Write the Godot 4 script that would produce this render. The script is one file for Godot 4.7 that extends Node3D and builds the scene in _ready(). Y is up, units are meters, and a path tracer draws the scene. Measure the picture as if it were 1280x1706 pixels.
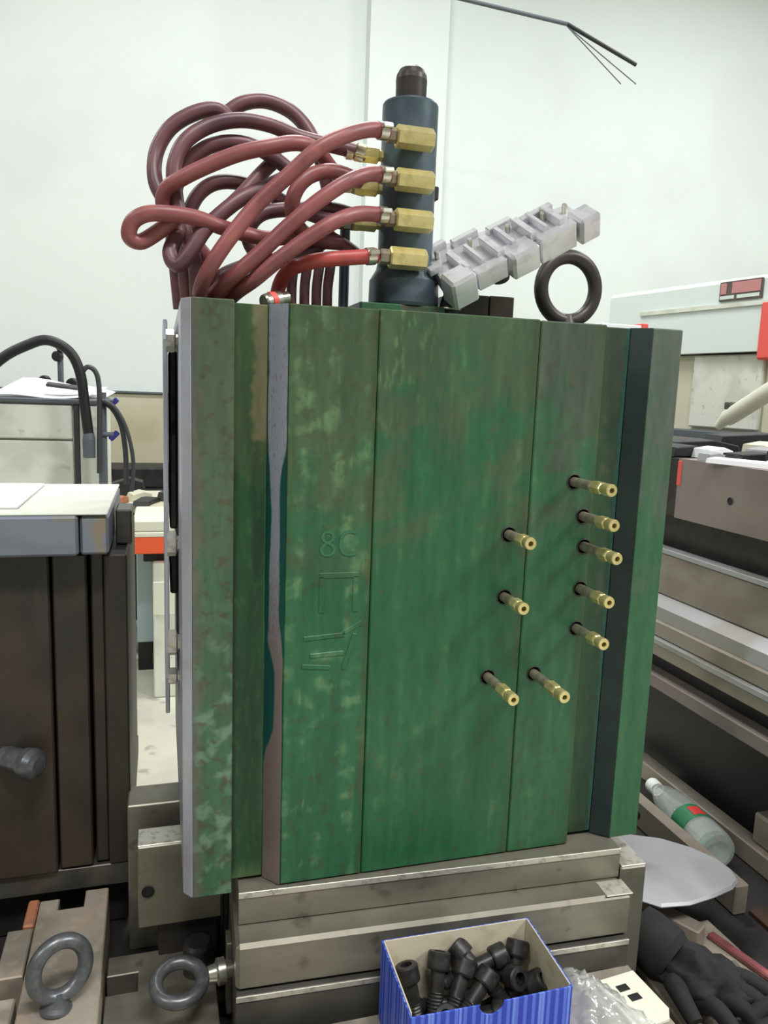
extends Node3D

var used := {}
var cache := {}
var rng := RandomNumberGenerator.new()

# ------------------------------------------------------------------ naming
func numbered(n: String) -> String:
	if not used.has(n):
		used[n] = 0
		return n
	used[n] += 1
	return "%s_%03d" % [n, used[n]]

func tag(o: Node, label: String, category: String, group := "") -> void:
	o.set_meta("label", label)
	o.set_meta("category", category)
	if group != "":
		o.set_meta("group", group)

func thing(called: String, label: String, category: String, at := Vector3.ZERO, yaw := 0.0, group := "") -> Node3D:
	var o := Node3D.new()
	o.name = numbered(called)
	add_child(o)
	o.position = at
	o.rotation.y = yaw
	tag(o, label, category, group)
	return o

func part(called: String, mesh: Mesh, m: Material, parent: Node, at := Vector3.ZERO, rot := Vector3.ZERO) -> MeshInstance3D:
	var o := MeshInstance3D.new()
	o.name = called
	o.mesh = mesh
	o.material_override = m
	parent.add_child(o, true)
	o.position = at
	o.rotation = rot
	return o

func single(called: String, mesh: Mesh, m: Material, label: String, category: String, at := Vector3.ZERO, rot := Vector3.ZERO, group := "") -> MeshInstance3D:
	var o := part(numbered(called), mesh, m, self, at, rot)
	tag(o, label, category, group)
	return o

func struct(called: String, mesh: Mesh, m: Material, at := Vector3.ZERO) -> MeshInstance3D:
	var o := part(called, mesh, m, self, at)
	o.set_meta("kind", "structure")
	return o

# ------------------------------------------------------------------ geometry
func begin() -> SurfaceTool:
	var st := SurfaceTool.new()
	st.begin(Mesh.PRIMITIVE_TRIANGLES)
	return st

func tri(st: SurfaceTool, a: Vector3, b: Vector3, c: Vector3, hint: Vector3) -> void:
	var n := (c - a).cross(b - a)
	if n.length_squared() < 1e-18:
		return
	n = n.normalized()
	var p := [a, b, c]
	if n.dot(hint) < 0.0:
		p = [a, c, b]
		n = -n
	for q in p:
		st.set_normal(n)
		st.set_uv(Vector2(q.x - q.z, q.y))
		st.add_vertex(q)

func quad(st: SurfaceTool, a: Vector3, b: Vector3, c: Vector3, d: Vector3, hint: Vector3) -> void:
	tri(st, a, b, c, hint)
	tri(st, a, c, d, hint)

func add_box(st: SurfaceTool, c: Vector3, s: Vector3, b := 0.001, bas := Basis(), skip_front := false) -> void:
	var h := s * 0.5
	b = minf(b, minf(h.x, minf(h.y, h.z)) * 0.9)
	var P := func(ax: int, sx: float, sy: float, sz: float) -> Vector3:
		var v := Vector3(h.x - b, h.y - b, h.z - b)
		v[ax] += b
		return c + bas * Vector3(v.x * sx, v.y * sy, v.z * sz)
	for ax in 3:
		var u := (ax + 1) % 3
		var w := (ax + 2) % 3
		for s0 in [-1.0, 1.0]:
			var n := Vector3.ZERO
			n[ax] = s0
			var sg := [Vector3.ONE, Vector3.ONE, Vector3.ONE, Vector3.ONE]
			for k in 4:
				var q := Vector3.ONE
				q[ax] = s0
				q[u] = [-1.0, 1.0, 1.0, -1.0][k]
				q[w] = [-1.0, -1.0, 1.0, 1.0][k]
				sg[k] = q
			if not (skip_front and ax == 2 and s0 > 0.0):
				quad(st, P.call(ax, sg[0].x, sg[0].y, sg[0].z), P.call(ax, sg[1].x, sg[1].y, sg[1].z), P.call(ax, sg[2].x, sg[2].y, sg[2].z), P.call(ax, sg[3].x, sg[3].y, sg[3].z), bas * n)
			for s1 in [-1.0, 1.0]:   # edges between face ax and face u
				var q0 := Vector3.ZERO
				q0[ax] = s0
				q0[u] = s1
				q0[w] = -1.0
				var q1 := q0
				q1[w] = 1.0
				quad(st, P.call(ax, q0.x, q0.y, q0.z), P.call(ax, q1.x, q1.y, q1.z), P.call(u, q1.x, q1.y, q1.z), P.call(u, q0.x, q0.y, q0.z), bas * q0.normalized())
	for sx in [-1.0, 1.0]:
		for sy in [-1.0, 1.0]:
			for sz in [-1.0, 1.0]:
				tri(st, P.call(0, sx, sy, sz), P.call(1, sx, sy, sz), P.call(2, sx, sy, sz), bas * Vector3(sx, sy, sz))

func box(s: Vector3, b := 0.001) -> ArrayMesh:
	var key := "b%s%s" % [s, b]
	if not cache.has(key):
		var st := begin()
		add_box(st, Vector3.ZERO, s, b)
		cache[key] = st.commit()
	return cache[key]

func span(x0: float, x1: float, y0: float, y1: float, z0: float, z1: float, b := 0.001) -> ArrayMesh:   # a box given by its limits
	var st := begin()
	add_box(st, Vector3(x0 + x1, y0 + y1, z0 + z1) * 0.5, Vector3(x1 - x0, y1 - y0, z1 - z0), b)
	return st.commit()

# polygon (counter-clockwise) in a plane, extruded along the third axis, edges bevelled.  to3: maps (u, v, depth) to a point
func inset(poly: PackedVector2Array, b: float) -> PackedVector2Array:
	var out := PackedVector2Array()
	var n := poly.size()
	for i in n:
		var p := poly[i]
		var d0 := (p - poly[(i - 1 + n) % n]).normalized()
		var d1 := (poly[(i + 1) % n] - p).normalized()
		var n0 := Vector2(-d0.y, d0.x)
		var n1 := Vector2(-d1.y, d1.x)
		var m := n0 + n1
		out.append(p + m * (b / maxf(0.3, 1.0 + n0.dot(n1))))
	return out

func prism(poly: PackedVector2Array, d0: float, d1: float, axis := 2, b := 0.0008) -> ArrayMesh:
	if Geometry2D.is_polygon_clockwise(poly):
		poly.reverse()
	var st := begin()
	var T := func(p: Vector2, d: float) -> Vector3:
		if axis == 2:
			return Vector3(p.x, p.y, d)
		if axis == 1:
			return Vector3(p.x, d, p.y)
		return Vector3(d, p.y, p.x)
	var ax := Vector3.ZERO
	ax[axis] = 1.0
	var inn := inset(poly, b)
	var idx := Geometry2D.triangulate_polygon(inn)
	for k in range(0, idx.size(), 3):
		tri(st, T.call(inn[idx[k]], d1), T.call(inn[idx[k + 1]], d1), T.call(inn[idx[k + 2]], d1), ax)
		tri(st, T.call(inn[idx[k]], d0), T.call(inn[idx[k + 1]], d0), T.call(inn[idx[k + 2]], d0), -ax)
	var n := poly.size()
	for i in n:
		var j := (i + 1) % n
		var dd := (poly[j] - poly[i]).normalized()
		var hint: Vector3 = T.call(Vector2(dd.y, -dd.x), 0.0)
		quad(st, T.call(poly[i], d0 + b), T.call(poly[j], d0 + b), T.call(poly[j], d1 - b), T.call(poly[i], d1 - b), hint)
		quad(st, T.call(poly[i], d1 - b), T.call(poly[j], d1 - b), T.call(inn[j], d1), T.call(inn[i], d1), hint + ax)
		quad(st, T.call(poly[i], d0 + b), T.call(poly[j], d0 + b), T.call(inn[j], d0), T.call(inn[i], d0), hint - ax)
	return st.commit()

# profile points (radius, height) turned round an axis
func add_lathe(st: SurfaceTool, prof: Array, seg := 24, xf := Transform3D(), flat := false) -> void:
	for k in prof.size() - 1:
		var a: Vector2 = prof[k]
		var b: Vector2 = prof[k + 1]
		var d := b - a
		if d.length() < 1e-7:
			continue
		var pn := Vector2(d.y, -d.x).normalized()
		for i in seg:
			var t0 := TAU * i / seg
			var t1 := TAU * (i + 1) / seg
			var tm := (t0 + t1) * 0.5
			var ps := [[a, t0], [a, t1], [b, t1], [b, t0]]
			var v := []
			var nn := []
			for q in ps:
				v.append(xf * Vector3(q[0].x * cos(q[1]), q[0].y, q[0].x * sin(q[1])))
				var th: float = tm if flat else q[1]
				nn.append((xf.basis * Vector3(pn.x * cos(th), pn.y, pn.x * sin(th))).normalized())
			for f in [[0, 1, 2], [0, 2, 3]]:
				var A: Vector3 = v[f[0]]
				var B: Vector3 = v[f[1]]
				var C: Vector3 = v[f[2]]
				var g := (C - A).cross(B - A)
				if g.length_squared() < 1e-20:
					continue
				var order: Array = f if g.dot(nn[f[0]] + nn[f[1]] + nn[f[2]]) > 0.0 else [f[0], f[2], f[1]]
				for o in order:
					st.set_normal(nn[o])
					st.set_uv(Vector2(ps[o][1] / TAU, v[o].y))
					st.add_vertex(v[o])

func lathe(prof: Array, seg := 24, flat := false, xf := Transform3D()) -> ArrayMesh:
	var st := begin()
	add_lathe(st, prof, seg, xf, flat)
	return st.commit()

func toward(dir: Vector3, at := Vector3.ZERO) -> Transform3D:   # y axis turned to dir
	var y := dir.normalized()
	var x := y.cross(Vector3(0.31, 0.2, 0.93)).normalized()
	return Transform3D(Basis(x, y, x.cross(y)), at)

func smooth_path(pts: Array, per := 6) -> PackedVector3Array:
	var out := PackedVector3Array()
	var n := pts.size()
	for i in n - 1:
		var p0: Vector3 = pts[maxi(i - 1, 0)]
		var p1: Vector3 = pts[i]
		var p2: Vector3 = pts[i + 1]
		var p3: Vector3 = pts[mini(i + 2, n - 1)]
		for k in per:
			out.append(p1.cubic_interpolate(p2, p0, p3, float(k) / per))
	out.append(pts[n - 1])
	return out

func add_tube(st: SurfaceTool, path: PackedVector3Array, r: float, sides := 12, r1 := -1.0) -> void:
	var n := path.size()
	if r1 < 0.0:
		r1 = r
	var t := (path[1] - path[0]).normalized()
	var x := t.cross(Vector3(0.2, 0.9, 0.37)).normalized()
	var rings := []
	for i in n:
		var tt := (path[mini(i + 1, n - 1)] - path[maxi(i - 1, 0)]).normalized()
		x = (x - tt * x.dot(tt)).normalized()
		var y := tt.cross(x)
		var ring := []
		for k in sides:
			var a := TAU * k / sides
			ring.append(x * cos(a) + y * sin(a))
		rings.append(ring)
	for i in n - 1:
		var ra := lerpf(r, r1, float(i) / (n - 1))
		var rb := lerpf(r, r1, float(i + 1) / (n - 1))
		for k in sides:
			var k2 := (k + 1) % sides
			var nn := [rings[i][k], rings[i][k2], rings[i + 1][k2], rings[i + 1][k]]
			var v := [path[i] + nn[0] * ra, path[i] + nn[1] * ra, path[i + 1] + nn[2] * rb, path[i + 1] + nn[3] * rb]
			for f in [[0, 1, 2], [0, 2, 3]]:
				var g: Vector3 = (v[f[2]] - v[f[0]]).cross(v[f[1]] - v[f[0]])
				var order: Array = f if g.dot(nn[f[0]] + nn[f[1]] + nn[f[2]]) > 0.0 else [f[0], f[2], f[1]]
				for o in order:
					st.set_normal(nn[o])
					st.set_uv(Vector2(float(k) / sides, float(i)))
					st.add_vertex(v[o])
	for e in [0, n - 1]:
		var c := path[e]
		var hint := (path[0] - path[1]) if e == 0 else (path[n - 1] - path[n - 2])
		var rr := r if e == 0 else r1
		for k in sides:
			tri(st, c, c + rings[e][k] * rr, c + rings[e][(k + 1) % sides] * rr, hint)

func tube(pts: Array, r: float, sides := 12, per := 6, r1 := -1.0) -> ArrayMesh:
	var st := begin()
	add_tube(st, smooth_path(pts, per) if per > 1 else PackedVector3Array(pts), r, sides, r1)
	return st.commit()

func ring(radius: float, r: float, bas := Basis(), squash := 1.0) -> ArrayMesh:   # a torus whose hole looks along z
	var st := begin()
	var N := 48
	var M2 := 16
	for i in N:
		for k in M2:
			var q := []
			var nn := []
			for o in [[0, 0], [1, 0], [1, 1], [0, 1]]:
				var a: float = TAU * (i + o[0]) / N
				var b: float = TAU * (k + o[1]) / M2
				var out := Vector3(cos(a), sin(a), 0)
				var nv := out * cos(b) + Vector3(0, 0, sin(b))
				nn.append(bas * nv)
				q.append(bas * (Vector3(out.x, out.y * squash, 0) * radius + nv * r))
			for f in [[0, 1, 2], [0, 2, 3]]:
				var g: Vector3 = (q[f[2]] - q[f[0]]).cross(q[f[1]] - q[f[0]])
				var order: Array = f if g.dot(nn[f[0]] + nn[f[1]] + nn[f[2]]) > 0.0 else [f[0], f[2], f[1]]
				for o in order:
					st.set_normal(nn[o])
					st.add_vertex(q[o])
	return st.commit()

# a sheet of given thickness from a height function over a grid
func sheet(nu: int, nv: int, f: Callable, th: float) -> ArrayMesh:
	var st := begin()
	var g := []
	for i in nu + 1:
		var row := []
		for j in nv + 1:
			row.append(f.call(float(i) / nu, float(j) / nv))
		g.append(row)
	var nrm := []
	for i in nu + 1:
		var row := []
		for j in nv + 1:
			var du: Vector3 = g[mini(i + 1, nu)][j] - g[maxi(i - 1, 0)][j]
			var dv: Vector3 = g[i][mini(j + 1, nv)] - g[i][maxi(j - 1, 0)]
			row.append(dv.cross(du).normalized())
		nrm.append(row)
	for side in [0.5, -0.5]:
		for i in nu:
			for j in nv:
				var c := [[i, j], [i + 1, j], [i + 1, j + 1], [i, j + 1]]
				for t in [[0, 1, 2], [0, 2, 3]]:
					var A := []
					for k in t:
						var n: Vector3 = nrm[c[k][0]][c[k][1]]
						A.append([g[c[k][0]][c[k][1]] + n * th * side, n * signf(side), Vector2(float(c[k][0]) / nu, float(c[k][1]) / nv)])
					var gg: Vector3 = (A[2][0] - A[0][0]).cross(A[1][0] - A[0][0])
					if gg.dot(A[0][1]) < 0.0:
						A = [A[0], A[2], A[1]]
					for q in A:
						st.set_normal(q[1])
						st.set_uv(q[2])
						st.add_vertex(q[0])
	for e in 4:
		var m := nu if e < 2 else nv
		for i in m:
			var ij := [[i, 0], [i + 1, 0]] if e == 0 else ([[i, nv], [i + 1, nv]] if e == 1 else ([[0, i], [0, i + 1]] if e == 2 else [[nu, i], [nu, i + 1]]))
			var p: Vector3 = g[ij[0][0]][ij[0][1]]
			var q: Vector3 = g[ij[1][0]][ij[1][1]]
			var n0: Vector3 = nrm[ij[0][0]][ij[0][1]] * th * 0.5
			var n1: Vector3 = nrm[ij[1][0]][ij[1][1]] * th * 0.5
			var mid: Vector3 = g[nu / 2][nv / 2]
			quad(st, p + n0, q + n1, q - n1, p - n0, (p + q) * 0.5 - mid)
	return st.commit()

# ------------------------------------------------------------------ materials
func noise_bytes(w: int, h: int, sd: int, freq: float, oct := 4, sx := 1, sy := 1) -> PackedByteArray:   # sx, sy: stretch
	var n := FastNoiseLite.new()
	n.seed = sd
	n.frequency = freq
	n.fractal_octaves = oct
	n.noise_type = FastNoiseLite.TYPE_SIMPLEX_SMOOTH
	var img := n.get_seamless_image(maxi(w / sx, 4), maxi(h / sy, 4))
	if sx > 1 or sy > 1:
		img.resize(w, h, Image.INTERPOLATE_CUBIC)
	img.convert(Image.FORMAT_L8)
	return img.get_data()

func grunge(size: int, base: Color, layers: Array, sd: int) -> ImageTexture:   # layer: [colour, freq, sx, sy, lo, hi, amount]
	var n := size * size
	var r := PackedFloat32Array()
	var g := PackedFloat32Array()
	var b := PackedFloat32Array()
	r.resize(n)
	g.resize(n)
	b.resize(n)
	r.fill(base.r)
	g.fill(base.g)
	b.fill(base.b)
	for L in layers:
		sd += 1
		var nb := noise_bytes(size, size, sd, L[1], 4, L[2], L[3])
		var c: Color = L[0]
		var lo: float = L[4]
		var hi: float = L[5]
		var am: float = L[6]
		var lut := PackedFloat32Array()
		for i in 256:
			lut.append(smoothstep(lo, hi, i / 255.0) * am)
		for i in n:
			var t := lut[nb[i]]
			r[i] += (c.r - r[i]) * t
			g[i] += (c.g - g[i]) * t
			b[i] += (c.b - b[i]) * t
	var out := PackedByteArray()
	out.resize(n * 3)
	for i in n:
		out[i * 3] = int(clampf(r[i], 0, 1) * 255)
		out[i * 3 + 1] = int(clampf(g[i], 0, 1) * 255)
		out[i * 3 + 2] = int(clampf(b[i], 0, 1) * 255)
	return ImageTexture.create_from_image(Image.create_from_data(size, size, false, Image.FORMAT_RGB8, out))

func plain(c: Color, rough := 0.6, metal := 0.0) -> StandardMaterial3D:
	var m := StandardMaterial3D.new()
	m.albedo_color = c
	m.roughness = rough
	m.metallic = metal
	return m

func worn(base: Color, layers: Array, sd: int, rough := 0.5, metal := 0.0, scale := 3.0, size := 256) -> StandardMaterial3D:
	var m := plain(Color.WHITE, rough, metal)
	m.albedo_texture = grunge(size, base, layers, sd)
	m.uv1_triplanar = true
	m.uv1_scale = Vector3.ONE * scale
	return m

func rgb(r: int, g: int, b: int) -> Color:
	return Color(r / 255.0, g / 255.0, b / 255.0)

func streak_normal(m: StandardMaterial3D, sd: int, freq: float, strength: float, size := 256) -> void:
	var n := FastNoiseLite.new()
	n.seed = sd
	n.frequency = freq
	n.fractal_octaves = 5
	var img := n.get_seamless_image(size, size)
	img.convert(Image.FORMAT_RGB8)
	img.bump_map_to_normal_map(strength)
	m.normal_enabled = true
	m.normal_texture = ImageTexture.create_from_image(img)
	m.normal_scale = 1.0

# the worn green enamel of the mould, with painted-in sheen and groove shade, laid over its front: x -50..490 mm, y 925..1535 mm
func mix3(a: Vector3, b: Vector3, t: float) -> Vector3:
	return a + (b - a) * t

func green_texture() -> ImageTexture:
	var W := 560
	var H := 640
	var blot := noise_bytes(W, H, 11, 0.012, 4)
	var blot2 := noise_bytes(W, H, 12, 0.03, 4)
	var streak := noise_bytes(W, H, 13, 0.035, 4, 1, 10)
	var fine := noise_bytes(W, H, 14, 0.12, 3, 1, 4)
	var spots := noise_bytes(W, H, 15, 0.05, 3)
	var out := PackedByteArray()
	out.resize(W * H * 3)
	for j in H:
		var y := 1535.0 - 610.0 * j / H
		var t := clampf((y - 930.0) / 600.0, 0, 1)  # height up the face; greyer upper tones mix wear with painted sheen
		for i in W:
			var x := -50.0 + 540.0 * i / W
			var k := j * W + i
			var a := blot[k] / 255.0
			var b := blot2[k] / 255.0
			var s := streak[k] / 255.0
			var f := fine[k] / 255.0
			var q := spots[k] / 255.0
			var c := Vector3(38, 100, 68)
			var olive := Vector3(70, 82, 48)
			var pale := Vector3(104, 140, 100)
			if x < 0.5:
				c = mix3(Vector3(62, 104, 76), Vector3(84, 100, 80), smoothstep(0.3, 0.7, t + (a - 0.5) * 0.5))
				c = mix3(c, Vector3(118, 148, 130), smoothstep(0.45, 0.75, b) * (1.0 - smoothstep(0.35, 0.6, t)) * 0.85)
				c = mix3(c, Vector3(78, 70, 52), smoothstep(0.55, 0.8, q) * 0.6)
				c = mix3(c, Vector3(106, 100, 92), smoothstep(-28.0, -40.0, x + (b - 0.5) * 14.0) * 0.8)
			elif x < 50.0:
				c = mix3(Vector3(12, 66, 34), Vector3(28, 84, 42), s)
				c = mix3(c, Vector3(16, 40, 24), smoothstep(24.0, 19.0, x))  # shaded side of the groove, put into the colour
				c = mix3(c, Vector3(72, 104, 58), smoothstep(0.6, 0.8, f) * 0.35)
				c = mix3(c, Vector3(72, 88, 54), smoothstep(0.7, 0.78, t + (a - 0.5) * 0.1) * 0.7)
				c = mix3(c, Vector3(132, 122, 92), smoothstep(33.0, 39.0, x + (b - 0.5) * 9.0) * smoothstep(0.76, 0.79, t + (b - 0.5) * 0.08) * 0.85)
				c = mix3(c, Vector3(138, 142, 108), (1.0 - smoothstep(0.0, 0.05, t + (s - 0.5) * 0.07)) * 0.7)
			elif x < 139.0:
				c = mix3(Vector3(38, 104, 70), Vector3(74, 96, 68), smoothstep(0.45, 0.85, t + (a - 0.5) * 0.45))
				c = mix3(c, pale, smoothstep(0.42, 0.8, b) * smoothstep(0.35, 0.7, s) * 0.75)
				c = mix3(c, Vector3(120, 146, 96), smoothstep(0.66, 0.85, b) * smoothstep(0.55, 0.75, f) * 0.5)
				c = mix3(c, olive, smoothstep(128.0, 139.0, x + (a - 0.5) * 14.0) * 0.75)
				c = mix3(c, olive, smoothstep(0.62, 0.8, q) * 0.5)
			elif x < 313.0:
				c = mix3(Vector3(36, 102, 66), Vector3(72, 98, 70), smoothstep(0.55, 0.95, t + (a - 0.5) * 0.6 + (absf(x - 226.0) / 87.0 - 0.5) * 0.12))
				c = mix3(c, pale, smoothstep(0.5, 0.85, s) * smoothstep(0.4, 0.75, b) * 0.34)
				c = mix3(c, Vector3(120, 146, 96), smoothstep(0.72, 1.0, t) * smoothstep(230.0, 150.0, x) * smoothstep(0.5, 0.7, f) * smoothstep(0.4, 0.7, b) * 0.6)
				c = mix3(c, olive, smoothstep(300.0, 313.0, x + (a - 0.5) * 16.0) * 0.6)
				c = mix3(c, Vector3(92, 84, 62), smoothstep(0.66, 0.85, q) * 0.4)
			elif x < 391.0:
				c = mix3(Vector3(46, 104, 70), Vector3(80, 94, 80), smoothstep(0.6, 0.95, t + (a - 0.5) * 0.4))
				c = mix3(c, pale, smoothstep(0.55, 0.9, s) * smoothstep(0.5, 0.8, b) * 0.35)
				c = mix3(c, olive, smoothstep(378.0, 391.0, x + (a - 0.5) * 10.0) * 0.6)
				c = mix3(c, Vector3(84, 78, 58), smoothstep(0.64, 0.85, q) * 0.4)
			elif x < 444.5:
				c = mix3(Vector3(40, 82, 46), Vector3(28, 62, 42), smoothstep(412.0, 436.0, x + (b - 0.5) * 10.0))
				c = mix3(c, Vector3(70, 74, 62), smoothstep(0.6, 1.0, t + (a - 0.5) * 0.3) * 0.7)
				c = mix3(c, Vector3(80, 84, 64), smoothstep(0.6, 0.85, s * b * 1.6) * 0.5)
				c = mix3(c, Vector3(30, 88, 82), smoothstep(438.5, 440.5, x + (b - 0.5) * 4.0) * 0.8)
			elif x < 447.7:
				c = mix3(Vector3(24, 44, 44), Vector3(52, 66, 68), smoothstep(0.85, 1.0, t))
			else:
				c = mix3(Vector3(54, 108, 74), Vector3(98, 108, 100), smoothstep(0.5, 0.9, t + (a - 0.5) * 0.4))
				c = mix3(c, Vector3(160, 160, 140), smoothstep(0.8, 0.95, q * 0.6 + b * 0.4) * 0.7)
			var fl := (f - 0.5) * 14.0 + (s - 0.5) * 20.0
			c += Vector3(fl, fl, fl * 0.8)
			# small chips and scratches
			var ch := smoothstep(0.9, 0.96, b * 0.5 + f * 0.5)
			c = mix3(c, Vector3(165, 168, 140), ch * 0.7)
			c *= Vector3(0.86, 0.87, 0.83)
			out[k * 3] = int(clampf(c.x, 0, 255))
			out[k * 3 + 1] = int(clampf(c.y, 0, 255))
			out[k * 3 + 2] = int(clampf(c.z, 0, 255))
	return ImageTexture.create_from_image(Image.create_from_data(W, H, false, Image.FORMAT_RGB8, out))

# bare metal chamfer with teal paint left at its edges; u across 0..1, v up 0..1
func chamfer_texture() -> ImageTexture:
	var W := 64
	var H := 512
	var b2 := noise_bytes(W, H, 31, 0.03, 4, 1, 2)
	var f2 := noise_bytes(W, H, 32, 0.1, 3)
	var img := Image.create(W, H, false, Image.FORMAT_RGB8)
	for j in H:
		var t := 1.0 - float(j) / H
		for i in W:
			var u := float(i) / W + (b2[j * W + i] / 255.0 - 0.5) * 0.12
			var lo := 0.0
			var hi := 1.0
			lo += smoothstep(0.8, 0.7, t) * 0.22 - smoothstep(0.5, 0.42, t) * 0.08
			hi -= smoothstep(0.8, 0.7, t) * 0.3 * smoothstep(0.40, 0.5, t)
			lo += smoothstep(0.45, 0.38, t) * smoothstep(0.24, 0.3, t) * 0.4
			lo -= smoothstep(0.26, 0.2, t) * 0.2
			var bare := smoothstep(lo - 0.05, lo + 0.05, u) * (1.0 - smoothstep(hi - 0.05, hi + 0.05, u))
			var n: float = f2[j * W + i] / 255.0
			var met := rgb(168, 172, 186).lerp(rgb(140, 124, 122), smoothstep(0.75, 0.45, t + n * 0.2))
			met = met.lerp(rgb(120, 100, 90), smoothstep(0.65, 0.9, n) * 0.5)
			img.set_pixel(i, j, rgb(30, 88, 82).lerp(met, bare))
	return ImageTexture.create_from_image(img)

var M := {}

func make_materials() -> void:
	var g := plain(Color.WHITE, 0.42, 0.0)
	g.albedo_texture = green_texture()
	g.uv1_scale = Vector3(1.0 / 0.54, -1.0 / 0.61, 1)
	g.uv1_offset = Vector3(0.05 / 0.54, 1.535 / 0.61, 0)
	g.clearcoat_enabled = false
	M.green = g
	var cf := plain(Color.WHITE, 0.38, 0.55)
	cf.albedo_texture = chamfer_texture()
	M.chamfer = cf
	M.silver = worn(rgb(190, 193, 206), [[rgb(158, 156, 164), 0.02, 1, 4, 0.4, 0.85, 0.6], [rgb(168, 150, 142), 0.02, 1, 1, 0.6, 0.9, 0.4]], 40, 0.36, 0.55)
	M.steel = worn(rgb(138, 134, 120), [[rgb(108, 104, 94), 0.006, 1, 1, 0.3, 0.8, 0.7], [rgb(158, 154, 140), 0.02, 6, 1, 0.5, 0.9, 0.4], [rgb(86, 80, 70), 0.02, 1, 1, 0.74, 0.95, 0.5]], 50, 0.38, 0.55, 2.5, 384)
	M.steel_dark = worn(rgb(96, 94, 88), [[rgb(74, 72, 68), 0.008, 1, 1, 0.3, 0.8, 0.7], [rgb(112, 108, 100), 0.03, 6, 1, 0.55, 0.9, 0.4]], 60, 0.4, 0.5, 2.5)
	M.lip = worn(rgb(205, 202, 190), [[rgb(150, 146, 134), 0.05, 1, 1, 0.5, 0.8, 0.6]], 65, 0.35, 0.6, 6.0)
	M.bluesteel = worn(rgb(92, 106, 116), [[rgb(66, 78, 88), 0.01, 1, 1, 0.35, 0.8, 0.7], [rgb(82, 106, 98), 0.012, 1, 1, 0.55, 0.85, 0.5]], 70, 0.36, 0.45, 4.0)
	M.brass = worn(rgb(222, 208, 146), [[rgb(190, 174, 112), 0.02, 1, 1, 0.45, 0.9, 0.5], [rgb(236, 230, 196), 0.03, 1, 1, 0.6, 0.9, 0.4]], 80, 0.3, 0.65, 18.0, 128)
	M.brass_dull = worn(rgb(168, 158, 138), [[rgb(128, 120, 106), 0.02, 1, 1, 0.4, 0.85, 0.6]], 85, 0.36, 0.6, 18.0, 128)
	M.clamp = plain(rgb(206, 204, 190), 0.28, 0.9)
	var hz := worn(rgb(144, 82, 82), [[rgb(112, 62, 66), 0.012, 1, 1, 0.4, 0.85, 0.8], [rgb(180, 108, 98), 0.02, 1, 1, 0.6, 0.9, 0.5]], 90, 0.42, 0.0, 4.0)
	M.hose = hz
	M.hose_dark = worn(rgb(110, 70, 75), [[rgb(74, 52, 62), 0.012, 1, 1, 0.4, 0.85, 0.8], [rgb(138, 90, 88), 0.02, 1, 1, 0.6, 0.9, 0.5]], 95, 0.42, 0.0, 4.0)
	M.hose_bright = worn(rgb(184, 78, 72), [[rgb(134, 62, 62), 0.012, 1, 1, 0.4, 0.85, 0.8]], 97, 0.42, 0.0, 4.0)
	M.alu = worn(rgb(222, 222, 226), [[rgb(186, 186, 194), 0.02, 1, 1, 0.45, 0.85, 0.6], [rgb(240, 238, 230), 0.04, 1, 1, 0.6, 0.9, 0.4]], 100, 0.27, 0.6, 8.0)
	M.black_steel = worn(rgb(62, 58, 56), [[rgb(48, 46, 45), 0.012, 1, 1, 0.4, 0.85, 0.7], [rgb(82, 75, 70), 0.02, 1, 1, 0.6, 0.9, 0.4]], 110, 0.42, 0.4, 3.0)
	M.forged = worn(rgb(102, 105, 107), [[rgb(82, 86, 90), 0.03, 1, 1, 0.4, 0.8, 0.8], [rgb(140, 138, 128), 0.03, 1, 1, 0.6, 0.85, 0.5]], 115, 0.34, 0.5, 8.0)
	M.rust_block = worn(rgb(62, 57, 50), [[rgb(48, 45, 41), 0.008, 1, 1, 0.3, 0.8, 0.7], [rgb(78, 62, 46), 0.008, 1, 2, 0.55, 0.9, 0.6], [rgb(74, 71, 65), 0.03, 1, 4, 0.55, 0.9, 0.4]], 120, 0.5, 0.2, 2.0, 384)
	M.blue_slab = worn(rgb(136, 142, 154), [[rgb(100, 106, 118), 0.008, 2, 1, 0.35, 0.85, 0.7], [rgb(168, 140, 98), 0.012, 1, 1, 0.68, 0.9, 0.6]], 125, 0.42, 0.3, 3.0)
	M.table_steel = worn(rgb(164, 155, 141), [[rgb(132, 124, 112), 0.008, 1, 1, 0.35, 0.85, 0.7], [rgb(184, 156, 136), 0.012, 1, 1, 0.68, 0.9, 0.5], [rgb(190, 184, 170), 0.04, 1, 1, 0.55, 0.9, 0.4]], 130, 0.5, 0.2, 3.0)
	M.orange_rust = worn(rgb(178, 116, 84), [[rgb(140, 118, 100), 0.03, 1, 1, 0.4, 0.75, 0.7]], 133, 0.6, 0.1, 6.0, 128)
	M.dark_table = worn(rgb(46, 44, 42), [[rgb(28, 27, 26), 0.02, 1, 1, 0.4, 0.8, 0.8]], 135, 0.6, 0.3, 3.0, 128)
	M.stack = worn(rgb(160, 150, 137), [[rgb(132, 122, 111), 0.008, 1, 1, 0.35, 0.8, 0.7], [rgb(178, 170, 154), 0.02, 4, 1, 0.55, 0.9, 0.4]], 140, 0.45, 0.3, 2.0)
	M.stack_brown = worn(rgb(146, 134, 130), [[rgb(126, 115, 111), 0.01, 1, 1, 0.4, 0.8, 0.7], [rgb(156, 144, 132), 0.02, 3, 1, 0.6, 0.9, 0.5]], 143, 0.5, 0.15, 2.0, 128)
	M.stack_bright = worn(rgb(176, 178, 180), [[rgb(146, 140, 130), 0.012, 3, 1, 0.45, 0.85, 0.7]], 146, 0.35, 0.5, 2.5, 128)
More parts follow.
